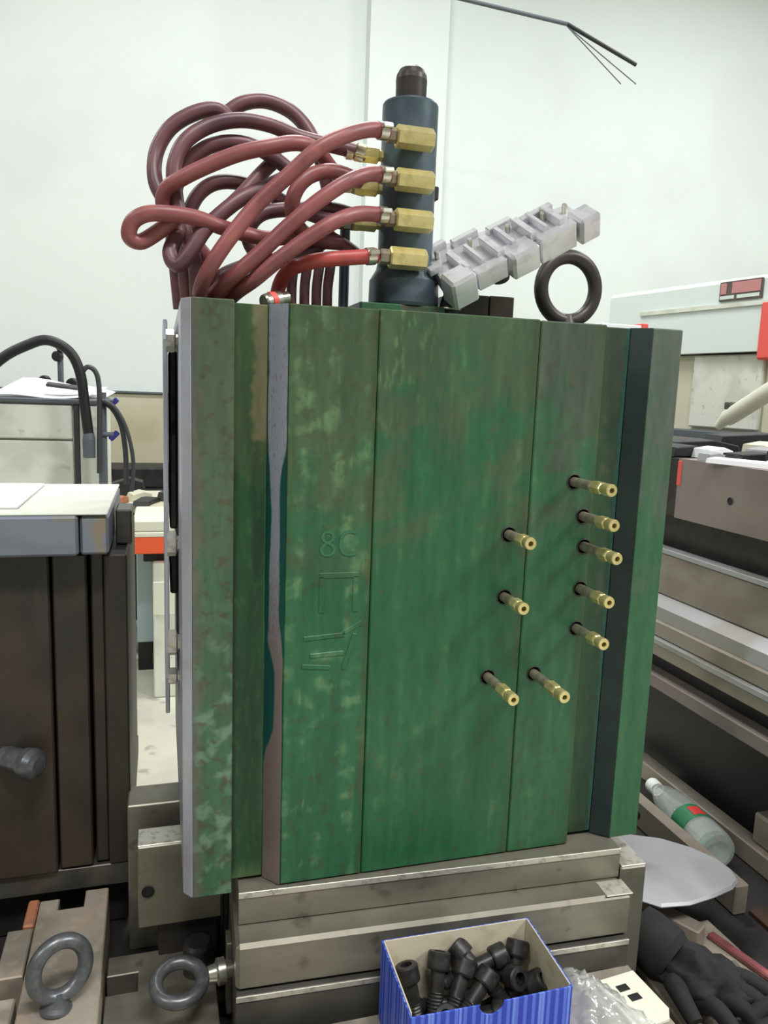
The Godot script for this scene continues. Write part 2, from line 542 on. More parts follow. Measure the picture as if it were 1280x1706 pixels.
	M.rust_dark = worn(rgb(70, 50, 38), [[rgb(46, 36, 30), 0.02, 1, 1, 0.4, 0.75, 0.8]], 148, 0.6, 0.2, 3.0, 128)
	M.wall = worn(rgb(226, 233, 229), [[rgb(219, 225, 223), 0.008, 1, 1, 0.4, 0.8, 0.8]], 150, 0.7, 0.0, 0.25)
	M.wall_grey = plain(rgb(150, 152, 150), 0.8)
	M.plinth = worn(rgb(206, 203, 180), [[rgb(190, 182, 152), 0.006, 1, 1, 0.4, 0.85, 0.7], [rgb(172, 162, 132), 0.012, 1, 1, 0.7, 0.95, 0.4]], 155, 0.8, 0.0, 0.5)
	M.floor = worn(rgb(200, 199, 184), [[rgb(178, 177, 164), 0.015, 1, 1, 0.4, 0.8, 0.8], [rgb(130, 128, 118), 0.04, 1, 1, 0.74, 0.9, 0.6]], 160, 0.6, 0.0, 0.5)
	M.white_paint = worn(rgb(222, 226, 214), [[rgb(200, 202, 186), 0.015, 1, 1, 0.45, 0.8, 0.7], [rgb(166, 160, 140), 0.05, 1, 1, 0.76, 0.92, 0.5]], 165, 0.55, 0.0, 1.2)
	M.cream = plain(rgb(226, 226, 208), 0.55)
	M.machine_white = plain(rgb(222, 232, 228), 0.5)
	M.paper = plain(rgb(244, 244, 246), 0.85)
	M.black = plain(rgb(26, 26, 28), 0.5)
	M.black_soft = worn(rgb(30, 31, 32), [[rgb(18, 18, 19), 0.03, 1, 1, 0.4, 0.8, 0.8]], 170, 0.85, 0.0, 5.0, 128)
	M.grey_rubber = plain(rgb(62, 64, 68), 0.5)
	M.grey_plastic = plain(rgb(92, 98, 104), 0.5)
	M.blue_tap = plain(rgb(50, 54, 130), 0.4)
	M.orange = plain(rgb(248, 100, 58), 0.5)
	M.red = plain(rgb(238, 96, 88), 0.5)
	M.pale_blue = plain(rgb(176, 194, 202), 0.4)
	var cb := plain(Color.WHITE, 0.55)
	var ci := Image.create(128, 16, false, Image.FORMAT_RGB8)
	for i in 128:
		var c := rgb(44, 66, 178) if (i % 10) < 6 else rgb(84, 112, 214)
		if (i % 31) < 3:
			c = rgb(110, 138, 226)
		for j in 16:
			ci.set_pixel(i, j, c)
	cb.albedo_texture = ImageTexture.create_from_image(ci)
	cb.uv1_scale = Vector3(9.0, 9.0, 1)
	M.carton_blue = cb
	M.carton_in = worn(rgb(206, 196, 172), [[rgb(184, 172, 146), 0.03, 1, 1, 0.45, 0.8, 0.7]], 175, 0.8, 0.0, 6.0, 128)
	M.bolt = worn(rgb(50, 49, 48), [[rgb(34, 33, 33), 0.04, 1, 1, 0.4, 0.8, 0.8], [rgb(78, 74, 70), 0.06, 1, 1, 0.64, 0.85, 0.6]], 180, 0.4, 0.3, 10.0, 128)
	M.scoop = worn(rgb(178, 180, 182), [[rgb(160, 161, 164), 0.008, 1, 1, 0.4, 0.85, 0.7], [rgb(130, 130, 130), 0.02, 1, 1, 0.74, 0.95, 0.4]], 185, 0.5, 0.35, 2.5)
	var cl := plain(Color(0.9, 0.95, 0.92, 0.22), 0.08)
	cl.transparency = BaseMaterial3D.TRANSPARENCY_ALPHA
	M.clear = cl
	var wt := plain(Color(0.9, 0.92, 0.9, 0.22), 0.12)
	wt.transparency = BaseMaterial3D.TRANSPARENCY_ALPHA
	M.clear_film = wt
	M.label_green = plain(rgb(36, 118, 78), 0.4)
	M.label_red = plain(rgb(206, 60, 56), 0.4)
	M.label_white = plain(rgb(214, 226, 220), 0.4)
	M.cap = plain(rgb(238, 242, 236), 0.4)

# ------------------------------------------------------------------ ready
func _ready() -> void:
	rng.seed = 7
	var cam := Camera3D.new()
	cam.name = "camera"
	add_child(cam)
	cam.transform = Transform3D(Basis(Vector3(0.960345, 0.035968, 0.276485), Vector3(0.00823, 0.987555, -0.157056), Vector3(-0.278692, 0.153103, 0.948098)).orthonormalized(), Vector3(-0.0668, 1.45, 0.7392))
	cam.fov = rad_to_deg(2.0 * atan(853.0 / 1277.0))
	cam.near = 0.02
	cam.far = 60.0
	cam.current = true
	var env := Environment.new()
	env.background_mode = Environment.BG_COLOR
	env.background_color = rgb(190, 200, 205)
	env.tonemap_mode = Environment.TONE_MAPPER_LINEAR
	env.tonemap_exposure = 0.53
	env.sdfgi_enabled = true
	env.ssao_enabled = true
	env.ssil_enabled = true
	var we := WorldEnvironment.new()
	we.name = "world_environment"
	we.environment = env
	add_child(we)
	make_materials()
	# ceiling lights: the bay above and to the right of the mould is the strongest
	for L in [[Vector3(4.3, 5.1, 2.3), 62.0, "ceiling light in front of the mould, on the stepped bed's side"], [Vector3(0.3, 5.1, 2.0), 28.0, "ceiling light straight in front of and above the green mould"], [Vector3(-3.4, 5.1, 2.3), 17.0, "ceiling light in front of the mould, on the white cabinet's side"], [Vector3(-3.4, 5.1, -2.6), 18.0, "ceiling light near the white wall above the white cabinet"], [Vector3(0.6, 5.1, -2.6), 21.0, "ceiling light near the white wall straight behind the green mould"], [Vector3(4.3, 5.1, -2.6), 19.5, "ceiling light near the white wall above the white machine"]]:
		ceiling_light(L[0], L[1], L[2])
	room()
	mould()
	manifold()
	hoses()
	top_things()
	base_blocks()
	carton()
	left_front()
	left_machine()
	far_left()
	right_stack()
	right_front()
	far_right()

func ceiling_light(at: Vector3, energy: float, label: String) -> void:
	var t := thing("ceiling_light", label, "lamp", at, 0.0, "workshop ceiling lights")
	part("housing", span(-0.85, 0.85, 0.03, 0.1, -0.3, 0.3, 0.01), M.machine_white, t)
	for k in [-0.6, 0.6]:
		part("hanger", lathe([Vector2(0.001, 0.1), Vector2(0.008, 0.1), Vector2(0.008, 0.4), Vector2(0.001, 0.4)], 8), M.grey_plastic, t, Vector3(k, 0, 0))
	var em := plain(Color.WHITE, 0.5)
	em.emission_enabled = true
	em.emission = rgb(245, 250, 255)
	em.emission_energy_multiplier = 3.0
	part("diffuser", span(-0.8, 0.8, 0.0, 0.03, -0.25, 0.25, 0.004), em, t)
	var l := AreaLight3D.new()
	l.name = "lamp_light"
	l.area_size = Vector2(1.6, 0.5)
	l.light_energy = energy
	l.light_color = Color(0.99, 0.99, 0.985)
	l.shadow_enabled = true
	t.add_child(l, true)
	l.position = Vector3(0, -0.01, 0)
	l.rotation = Vector3(-PI / 2, 0, 0)
	l.set("area_range", 30.0)
	l.set("area_attenuation", 2.0)

func room() -> void:
	struct("floor", span(-6.2, 7.2, -0.2, 0.0, -5.3, 6.2, 0.001), M.floor)
	struct("ceiling", span(-6.2, 7.2, 5.5, 5.7, -5.3, 6.2, 0.001), M.wall_grey)
	struct("wall_back", span(-6.2, 7.2, 0.0, 5.5, -5.3, -5.0, 0.001), M.wall)
	struct("wall_front", span(-6.2, 7.2, 0.0, 5.5, 6.0, 6.2, 0.001), M.wall_grey)
	struct("wall_left", span(-6.2, -6.0, 0.0, 5.5, -5.0, 6.0, 0.001), M.wall_grey)
	struct("wall_right", span(7.0, 7.2, 0.0, 5.5, -5.0, 6.0, 0.001), M.wall_grey)
	struct("trim_1", span(-6.0, 7.0, 0.0, 1.385, -5.0, -4.94, 0.004), M.plinth)        # low rendered plinth
	struct("trim_2", span(-6.0, 7.0, 1.385, 1.4, -5.0, -4.92, 0.003), M.grey_plastic)  # its flashing
	var p := prism(PackedVector2Array([Vector2(1.36, -5.0), Vector2(1.955, -5.0), Vector2(1.95, -4.90), Vector2(1.365, -4.90)]), 0.0, 5.5, 1, 0.004)
	struct("wall_column", p, M.wall)

# ------------------------------------------------------------------ the mould
func plate_with_holes(x0: float, x1: float, y0: float, y1: float, z0: float, z1: float, b: float, holes: Array, hr: float) -> ArrayMesh:
	var st := begin()
	add_box(st, Vector3(x0 + x1, y0 + y1, z0 + z1) * 0.5, Vector3(x1 - x0, y1 - y0, z1 - z0), b, Basis(), true)
	var fx0 := x0 + b
	var fx1 := x1 - b
	var y := y0 + b
	var F := Vector3(0, 0, 1)
	holes.sort_custom(func(p, q): return p.y < q.y)
	for h in holes:
		var lo: float = h.y - hr * 1.5
		var hi: float = h.y + hr * 1.5
		quad(st, Vector3(fx0, y, z1), Vector3(fx1, y, z1), Vector3(fx1, lo, z1), Vector3(fx0, lo, z1), F)
		var ang := []
		for i in 32:
			ang.append(TAU * i / 32.0)
		for c in [Vector2(fx0, lo), Vector2(fx1, lo), Vector2(fx0, hi), Vector2(fx1, hi)]:
			ang.append(fposmod((c - h).angle(), TAU))
		ang.sort()
		for i in ang.size():
			var a0: float = ang[i]
			var a1: float = ang[(i + 1) % ang.size()]
			var o := []
			var r := []
			for a in [a0, a1]:
				var d := Vector2(cos(a), sin(a))
				var tx: float = ((fx1 - h.x) if d.x > 0 else (fx0 - h.x)) / (d.x if absf(d.x) > 1e-6 else 1e-6)
				var ty: float = ((hi - h.y) if d.y > 0 else (lo - h.y)) / (d.y if absf(d.y) > 1e-6 else 1e-6)
				var e: Vector2 = h + d * minf(absf(tx), absf(ty))
				var q: Vector2 = h + d * hr
				o.append(Vector3(e.x, e.y, z1))
				r.append(Vector3(q.x, q.y, z1))
			quad(st, o[0], o[1], r[1], r[0], F)
			var back := Vector3(0, 0, -0.03)
			quad(st, r[0], r[1], r[1] + back, r[0] + back, Vector3(h.x, h.y, z1) - r[0])
			tri(st, r[0] + back, r[1] + back, Vector3(h.x, h.y, z1 - 0.03), F)
		y = hi
	quad(st, Vector3(fx0, y, z1), Vector3(fx1, y, z1), Vector3(fx1, y1 - b, z1), Vector3(fx0, y1 - b, z1), F)
	return st.commit()

func chamfer_strip(xa: float, za: float, xb: float, zb: float, y0: float, y1: float) -> ArrayMesh:   # a wedge whose slanting face carries u across and v up
	var st := begin()
	var n := Vector3(za - zb, 0, xb - xa).normalized()
	var K := 12
	for k in K:
		var ya := lerpf(y0, y1, float(k) / K)
		var yb := lerpf(y0, y1, float(k + 1) / K)
		var p := [[Vector3(xa, ya, za), Vector2(0, 1.0 - float(k) / K)], [Vector3(xb, ya, zb), Vector2(1, 1.0 - float(k) / K)], [Vector3(xb, yb, zb), Vector2(1, 1.0 - float(k + 1) / K)], [Vector3(xa, yb, za), Vector2(0, 1.0 - float(k + 1) / K)]]
		for f in [[0, 2, 1], [0, 3, 2]]:
			for o in f:
				st.set_normal(n)
				st.set_uv(p[o][1])
				st.add_vertex(p[o][0])
	var zc := za - 0.012
	for y in [y0, y1]:
		quad(st, Vector3(xa, y, za), Vector3(xb, y, zb), Vector3(xb, y, zc), Vector3(xa, y, zc), Vector3(0, -1 if y == y0 else 1, 0))
	quad(st, Vector3(xa, y0, za), Vector3(xa, y1, za), Vector3(xa, y1, zc), Vector3(xa, y0, zc), Vector3(-1, 0, 0))
	quad(st, Vector3(xb, y0, zb), Vector3(xb, y1, zb), Vector3(xb, y1, zc), Vector3(xb, y0, zc), Vector3(1, 0, 0))
	quad(st, Vector3(xa, y0, zc), Vector3(xa, y1, zc), Vector3(xb, y1, zc), Vector3(xb, y0, zc), Vector3(0, 0, -1))
	return st.commit()

func mould() -> void:
	var t := thing("injection_mould", "tall worn green painted steel mould block with brass nipples, standing on steel bars", "mould", Vector3(0.22, 0.931, 0.0))
	var off := Vector3(-0.22, -0.931, 0.0)
	var Y0 := 0.931
	var Y1 := 1.5305
	var zb := -0.45
	var nip := [[0.365, 1.362, 0.074], [0.379, 1.324, 0.062], [0.383, 1.290, 0.066], [0.382, 1.242, 0.060], [0.381, 1.196, 0.058], [0.291, 1.305, 0.052], [0.290, 1.236, 0.048], [0.276, 1.146, 0.066], [0.332, 1.146, 0.070]]
	var hb := []
	var hc := []
	for n in nip:
		if n[0] < 0.313:
			hb.append(Vector2(n[0], n[1]))
		else:
			hc.append(Vector2(n[0], n[1]))
	# clamp plate at the edge, with a bare bevel along its outer corner
	part("clamp_plate", prism(PackedVector2Array([Vector2(-0.046, zb), Vector2(-0.0006, zb), Vector2(-0.0006, 0.001), Vector2(-0.039, 0.001), Vector2(-0.046, -0.008)]), Y0 - 0.001, Y1, 1, 0.0012), M.green, t, off)
	part("bevel_strip", prism(PackedVector2Array([Vector2(-0.0485, zb), Vector2(-0.0462, zb), Vector2(-0.0462, -0.0078), Vector2(-0.0394, 0.0008), Vector2(-0.0405, 0.0022), Vector2(-0.0485, -0.008)]), Y0 + 0.001, Y1 - 0.001, 1, 0.0005), M.silver, t, off).set_meta("label", "bare silver edge of the green clamp plate")
	part("groove_plate", span(0.0, 0.0335, Y0 + 0.002, Y1 - 0.001, zb, -0.018, 0.001), M.green, t, off)
	part("chamfer_face", chamfer_strip(0.0337, -0.018, 0.0500, 0.0, Y0, Y1), M.chamfer, t, off).set_meta("label", "bare metal chamfer with teal paint edges")
	part("mould_plate", plate_with_holes(0.0503, 0.1386, Y0, Y1, zb, 0.0, 0.0013, [], 0.008), M.green, t, off)
	part("mould_plate", plate_with_holes(0.1394, 0.3128, Y0, Y1 + 0.0008, zb, 0.0, 0.0013, hb, 0.0082), M.green, t, off)
	part("mould_plate", plate_with_holes(0.3136, 0.3914, Y0, Y1, zb, 0.0, 0.0013, hc, 0.0082), M.green, t, off)
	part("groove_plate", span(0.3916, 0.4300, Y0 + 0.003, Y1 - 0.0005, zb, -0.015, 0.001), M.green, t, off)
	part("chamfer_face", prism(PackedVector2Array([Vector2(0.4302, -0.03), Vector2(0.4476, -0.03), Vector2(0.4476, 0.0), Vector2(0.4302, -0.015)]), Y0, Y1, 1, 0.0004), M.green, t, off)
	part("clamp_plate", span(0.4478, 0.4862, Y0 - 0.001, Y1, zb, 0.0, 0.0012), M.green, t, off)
	# brass water nipples standing out of the counterbored holes
	for n in nip:
		var L: float = n[2]
		var at := Vector3(n[0], n[1], 0.0) + off
		var q := part("water_nipple", lathe([Vector2(0.0001, -0.03), Vector2(0.0052, -0.03), Vector2(0.0054, L * 0.46), Vector2(0.0048, L * 0.50), Vector2(0.0048, L * 0.52)], 20), M.brass_dull, t, at, Vector3(PI / 2, 0, 0))
		part("hex_body", lathe([Vector2(0.0048, L * 0.48), Vector2(0.0066, L * 0.52), Vector2(0.0070, L * 0.55), Vector2(0.0070, L * 0.74), Vector2(0.0064, L * 0.77), Vector2(0.0050, L * 0.79)], 6, true), M.brass, q)
		part("tip", lathe([Vector2(0.0050, L * 0.76), Vector2(0.0052, L * 0.80), Vector2(0.0064, L * 0.83), Vector2(0.0066, L * 0.98), Vector2(0.0060, L), Vector2(0.0028, L), Vector2(0.0026, L - 0.012), Vector2(0.0001, L - 0.012)], 20), M.brass, q)
		part("bore_ring", ring(0.0082, 0.0007), M.black_steel, q, Vector3(0, 0.0004, 0), Vector3(PI / 2, 0, 0))
	# raised cast marks under the paint
	var tm := TextMesh.new()
	tm.text = "8C"
	var sf := SystemFont.new()
	sf.font_names = PackedStringArray(["Droid Sans"])
	tm.font = sf
	tm.font_size = 32
	tm.pixel_size = 0.0011
	tm.depth = 0.0011
	var pm := plain(rgb(50, 102, 68), 0.42)
	part("cast_mark", tm, pm, t, Vector3(0.103, 1.298, 0.0001) + off)
	var mk := begin()
	for s in [[0.088, 1.226, 0.006, 0.038, 0.0], [0.123, 1.226, 0.006, 0.038, 0.0], [0.1055, 1.246, 0.041, 0.006, 0.0], [0.092, 1.182, 0.044, 0.005, 0.06], [0.095, 1.163, 0.036, 0.005, 0.04], [0.118, 1.165, 0.005, 0.040, -0.3], [0.084, 1.150, 0.030, 0.005, -0.1], [0.121, 1.190, 0.024, 0.005, 0.5]]:
		add_box(mk, Vector3(s[0], s[1] + 0.020, 0.0), Vector3(s[2], s[3], 0.0014), 0.0005, Basis(Vector3(0, 0, 1), s[4]))
	part("cast_mark", mk.commit(), M.green, t, off)
	# locating plate with its spacer bolts on the outer side face
	var lp := part("locating_plate", prism(PackedVector2Array([Vector2(-0.40, 1.06), Vector2(-0.17, 1.06), Vector2(-0.155, 1.11), Vector2(-0.15, 1.50), Vector2(-0.165, 1.522), Vector2(-0.40, 1.522)]), -0.0640, -0.0590, 0, 0.0008), M.silver, t, off)
	for s in [[1.497, -0.13, 0.012], [1.278, -0.12, 0.014], [1.165, -0.12, 0.015], [1.120, -0.135, 0.010]]:
		var bo := part("spacer_bolt", lathe([Vector2(0.0001, -0.0125), Vector2(s[2], -0.0125), Vector2(s[2], -0.004), Vector2(s[2] * 0.6, -0.002), Vector2(s[2] * 0.6, 0.003)], 6, true), M.brass_dull, lp, Vector3(-0.0485, s[0], s[1]), Vector3(0, 0, -PI / 2))
		bo.material_override = M.lip
	for s in [[1.44, 0.10], [1.36, 0.16], [1.225, 0.05]]:
		part("side_boss", span(-0.0575, -0.0487, s[0] - s[1] * 0.5, s[0] + s[1] * 0.5, -0.3, -0.2, 0.002), M.black_steel if s[1] < 0.12 else M.steel_dark, t, off)

# ------------------------------------------------------------------ manifold post and its hoses
func manifold() -> void:
	var t := thing("manifold_post", "dark blue-grey upright cylinder with brass elbow fittings on top of the green mould", "cylinder", Vector3(0.19, 1.5305, -0.09))
	part("flange", prism(PackedVector2Array([Vector2(-0.058, -0.20), Vector2(0.036, -0.20), Vector2(0.036, 0.036), Vector2(-0.058, 0.036)]), 0.0, 0.0125, 1, 0.001), M.green, t)
	part("barrel", lathe([Vector2(0.0001, 0.0125), Vector2(0.0375, 0.0125), Vector2(0.0385, 0.016), Vector2(0.0380, 0.040), Vector2(0.0310, 0.052), Vector2(0.0297, 0.060), Vector2(0.0297, 0.2195), Vector2(0.0285, 0.2215), Vector2(0.020, 0.2220), Vector2(0.0001, 0.2220)], 40), M.bluesteel, t)
	part("rod_collar", lathe([Vector2(0.0001, 0.222), Vector2(0.0175, 0.222), Vector2(0.0175, 0.2255), Vector2(0.0160, 0.226)], 28), M.steel, t)
	part("rod_end", lathe([Vector2(0.0162, 0.222), Vector2(0.0164, 0.240), Vector2(0.0166, 0.245), Vector2(0.0160, 0.250), Vector2(0.0130, 0.2555), Vector2(0.0085, 0.2585), Vector2(0.0001, 0.2595)], 24), M.black_steel, t)
	var at := [[1.7065, -0.007], [1.6655, -0.0055], [1.6265, -0.005], [1.5885, -0.0095]]
	for a in at:
		var y: float = a[0] - 1.5305
		var f := part("brass_fitting", lathe([Vector2(0.0001, -0.020), Vector2(0.0096, -0.020), Vector2(0.0112, -0.0185), Vector2(0.0112, 0.0185), Vector2(0.0096, 0.020), Vector2(0.0001, 0.020)], 6, true), M.brass, t, Vector3(a[1], y, 0.0405), Vector3(0.25, 0, -PI / 2))
		part("stub", lathe([Vector2(0.0065, 0.0), Vector2(0.0065, 0.014)], 16), M.brass_dull, f, Vector3(0, 0.008, 0), Vector3(-PI / 2, 0, 0))
		part("nut", lathe([Vector2(0.004, -0.030), Vector2(0.0072, -0.030), Vector2(0.0080, -0.028), Vector2(0.0080, -0.022), Vector2(0.0070, -0.020)], 6, true), M.brass_dull, f)
	for y in [1.698, 1.665, 1.629]:
		var f := part("rear_fitting", lathe([Vector2(0.0001, -0.018), Vector2(0.0075, -0.018), Vector2(0.0090, -0.016), Vector2(0.0090, 0.008), Vector2(0.0060, 0.010), Vector2(0.0060, 0.022)], 6, true), M.brass, t, Vector3(-0.043, y - 1.5305, 0.0), Vector3(0, 0, -PI / 2))
		part("nut", lathe([Vector2(0.004, -0.026), Vector2(0.0080, -0.026), Vector2(0.0080, -0.019)], 6, true), M.clamp, f)
	part("lug", span(0.028, 0.034, 0.128, 0.142, -0.006, 0.006, 0.001), M.black_steel, t)

func hose(label: String, pts: Array, mat: Material, clamp := true, r := 0.0075) -> void:
	var p := []
	for v in pts:
		p.append(v * 0.001)
	var base: Vector3 = p[p.size() - 1]
	var t := thing("rubber_hose", label, "hose", base, 0.0, "red rubber hoses on the mould")
	var q := []
	for v in p:
		q.append(v - base)
	part("tubing", tube(q, r, 14, 7), mat, t)
	if clamp:
		var d: Vector3 = (q[1] - q[0]).normalized()
		var c := part("hose_clamp", lathe([Vector2(r, -0.0045), Vector2(r + 0.0011, -0.0045), Vector2(r + 0.0013, 0.0), Vector2(r + 0.0011, 0.0045), Vector2(r, 0.0045)], 20), M.clamp, t)
		c.transform = toward(d, q[0] + d * 0.007)
		part("clamp_screw", box(Vector3(0.005, 0.011, 0.007), 0.001), M.clamp, c, Vector3(0.0, 0.0, r + 0.0035))
		c.rotate_object_local(Vector3.UP, 0.0)

func hoses() -> void:
	hose("red hose from the topmost front brass fitting, sweeping down across the whole tangle", [Vector3(154, 1708, -45), Vector3(133, 1706, -40), Vector3(106, 1694, -30), Vector3(79, 1677, -25), Vector3(51, 1651, -30), Vector3(21, 1621, -35), Vector3(-5, 1587, -35), Vector3(-23, 1558, -40), Vector3(-29, 1541, -55), Vector3(-25, 1538, -74)], M.hose)
	hose("red hose from the second front brass fitting from the top, sloping steadily down", [Vector3(157, 1667, -45), Vector3(132, 1664, -40), Vector3(108, 1651, -30), Vector3(81, 1631, -28), Vector3(53, 1606, -32), Vector3(28, 1581, -38), Vector3(4, 1559, -45), Vector3(-11, 1545, -60), Vector3(-18, 1538, -90)], M.hose)
	hose("red hose clamped to the third front brass fitting from the top", [Vector3(157, 1628, -45), Vector3(126, 1626, -40), Vector3(100, 1615, -30), Vector3(73, 1597, -30), Vector3(45, 1575, -35), Vector3(23, 1556, -45), Vector3(9, 1546, -60), Vector3(0, 1538, -90)], M.hose)
	hose("short bright red hose clamped to the lowest front brass fitting", [Vector3(146, 1588, -45), Vector3(122, 1584, -42), Vector3(94, 1580, -42), Vector3(75, 1576, -50), Vector3(60, 1570, -68), Vector3(52, 1554, -85), Vector3(51, 1530, -88)], M.hose_bright)
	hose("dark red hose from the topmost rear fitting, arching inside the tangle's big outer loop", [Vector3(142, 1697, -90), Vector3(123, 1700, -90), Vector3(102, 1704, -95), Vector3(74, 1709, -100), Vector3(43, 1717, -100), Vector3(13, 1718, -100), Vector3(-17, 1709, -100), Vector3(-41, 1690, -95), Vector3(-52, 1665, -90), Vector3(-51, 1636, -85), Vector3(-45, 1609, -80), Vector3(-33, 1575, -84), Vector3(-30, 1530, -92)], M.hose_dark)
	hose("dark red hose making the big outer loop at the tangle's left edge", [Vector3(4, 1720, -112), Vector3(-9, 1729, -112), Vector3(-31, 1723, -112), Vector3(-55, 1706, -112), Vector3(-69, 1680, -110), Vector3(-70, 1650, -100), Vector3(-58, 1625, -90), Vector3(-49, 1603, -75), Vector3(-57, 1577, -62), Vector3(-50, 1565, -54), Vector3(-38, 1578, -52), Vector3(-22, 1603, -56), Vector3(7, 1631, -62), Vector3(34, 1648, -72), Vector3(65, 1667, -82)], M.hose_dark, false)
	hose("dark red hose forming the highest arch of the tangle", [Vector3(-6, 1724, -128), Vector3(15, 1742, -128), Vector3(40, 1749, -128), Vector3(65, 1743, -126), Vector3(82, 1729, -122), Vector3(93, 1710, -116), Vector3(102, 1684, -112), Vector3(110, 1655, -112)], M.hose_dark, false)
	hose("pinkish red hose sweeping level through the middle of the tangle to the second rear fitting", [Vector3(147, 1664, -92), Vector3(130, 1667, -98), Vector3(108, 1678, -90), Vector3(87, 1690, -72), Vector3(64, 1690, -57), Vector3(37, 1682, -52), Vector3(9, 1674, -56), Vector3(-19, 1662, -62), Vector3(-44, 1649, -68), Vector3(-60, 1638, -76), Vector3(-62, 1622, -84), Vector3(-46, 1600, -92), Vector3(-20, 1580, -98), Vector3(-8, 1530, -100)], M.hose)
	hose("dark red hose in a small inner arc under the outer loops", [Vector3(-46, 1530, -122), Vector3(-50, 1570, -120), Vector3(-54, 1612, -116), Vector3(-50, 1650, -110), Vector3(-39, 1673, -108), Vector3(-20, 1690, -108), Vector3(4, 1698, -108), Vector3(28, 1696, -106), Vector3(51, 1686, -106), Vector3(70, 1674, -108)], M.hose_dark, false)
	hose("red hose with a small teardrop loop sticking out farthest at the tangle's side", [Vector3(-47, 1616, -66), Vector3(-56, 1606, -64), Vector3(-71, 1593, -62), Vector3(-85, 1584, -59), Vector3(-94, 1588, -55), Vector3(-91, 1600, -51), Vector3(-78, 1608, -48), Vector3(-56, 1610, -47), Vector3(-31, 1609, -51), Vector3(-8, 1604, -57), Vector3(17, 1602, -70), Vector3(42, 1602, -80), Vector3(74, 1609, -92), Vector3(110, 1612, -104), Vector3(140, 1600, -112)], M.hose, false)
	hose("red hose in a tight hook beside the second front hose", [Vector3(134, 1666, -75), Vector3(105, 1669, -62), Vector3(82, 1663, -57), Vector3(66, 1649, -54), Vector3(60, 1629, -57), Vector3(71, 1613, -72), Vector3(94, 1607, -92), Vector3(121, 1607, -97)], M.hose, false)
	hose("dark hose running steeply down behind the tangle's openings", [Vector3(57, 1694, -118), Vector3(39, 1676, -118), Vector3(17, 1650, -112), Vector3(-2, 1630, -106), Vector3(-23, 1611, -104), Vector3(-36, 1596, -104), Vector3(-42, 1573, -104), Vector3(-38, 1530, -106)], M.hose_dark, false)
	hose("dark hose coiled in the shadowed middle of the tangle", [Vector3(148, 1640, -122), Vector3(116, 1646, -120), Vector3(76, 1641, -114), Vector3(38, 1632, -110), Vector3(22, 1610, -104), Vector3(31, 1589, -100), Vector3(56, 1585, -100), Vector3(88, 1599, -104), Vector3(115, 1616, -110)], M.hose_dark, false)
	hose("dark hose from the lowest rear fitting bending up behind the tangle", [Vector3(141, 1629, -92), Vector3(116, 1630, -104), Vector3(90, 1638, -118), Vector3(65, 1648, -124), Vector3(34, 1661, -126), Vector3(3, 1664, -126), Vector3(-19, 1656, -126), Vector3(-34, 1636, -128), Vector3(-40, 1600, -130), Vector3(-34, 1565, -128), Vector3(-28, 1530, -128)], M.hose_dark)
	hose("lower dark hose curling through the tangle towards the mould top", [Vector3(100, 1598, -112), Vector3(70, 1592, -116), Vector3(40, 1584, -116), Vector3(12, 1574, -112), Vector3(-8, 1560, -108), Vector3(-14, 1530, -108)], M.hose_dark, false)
	var n := 0
	for x in [68, 82, 95, 107]:
		n += 1
		var w: String = ["first", "second", "third", "fourth"][n - 1]
		hose("%s of four dark straight hoses rising from the mould top, counted from the mould corner" % w, [Vector3(x + 6, 1606 - n * 3, -104 - n * 4), Vector3(x + 3, 1584, -100), Vector3(x, 1560, -98), Vector3(x, 1530, -98)], M.hose_dark, false, 0.0055)
	single("steel_tube", lathe([Vector2(0.0001, 0.0), Vector2(0.0058, 0.0), Vector2(0.0058, 0.110), Vector2(0.0045, 0.112), Vector2(0.0001, 0.112)], 16), M.bluesteel, "thin grey steel tube standing upright behind the red hoses", "tube", Vector3(0.133, 1.5305, -0.135))
	var cs := thing("hose_coupling", "small steel and red coupling lying on the mould top under the hoses", "coupling", Vector3(0.045, 1.5305, -0.05), 0.5)
	part("sleeve", lathe([Vector2(0.0001, -0.016), Vector2(0.007, -0.016), Vector2(0.008, -0.014), Vector2(0.008, 0.004), Vector2(0.006, 0.006), Vector2(0.006, 0.014), Vector2(0.0001, 0.014)], 14), M.clamp, cs, Vector3(0, 0.008, 0), Vector3(0.0, 0, -1.3))
	part("red_band", lathe([Vector2(0.0082, -0.009), Vector2(0.0088, -0.008), Vector2(0.0088, -0.003), Vector2(0.0082, -0.002)], 14), M.red, cs, Vector3(0, 0.008, 0), Vector3(0.0, 0, -1.3))

func eye_bolt(label: String, at: Vector3, R: float, r: float, lean: Vector3, group: String, squash := 1.0, seat := 0.014, dark := false) -> void:
	var fm: Material = M.black_steel if dark else M.forged
	var t := thing("eye_bolt", label, "eye bolt", at, 0.0, group)
	t.rotation = lean
	part("ring", ring(R, r, Basis(), squash), fm, t, Vector3(0, seat * 0.6 + R * squash + r * 0.7, 0))
	part("shoulder", lathe([Vector2(0.0001, 0.0), Vector2(r * 2.0, 0.0), Vector2(r * 2.0, seat * 0.25), Vector2(r * 1.5, seat * 0.5), Vector2(r * 1.2, seat), Vector2(r * 0.9, seat * 1.5), Vector2(0.0001, seat * 1.6)], 24), fm, t)
	part("thread", lathe([Vector2(0.0001, -0.02), Vector2(r * 0.95, -0.02), Vector2(r * 0.95, 0.0)], 16), M.black_steel, t)

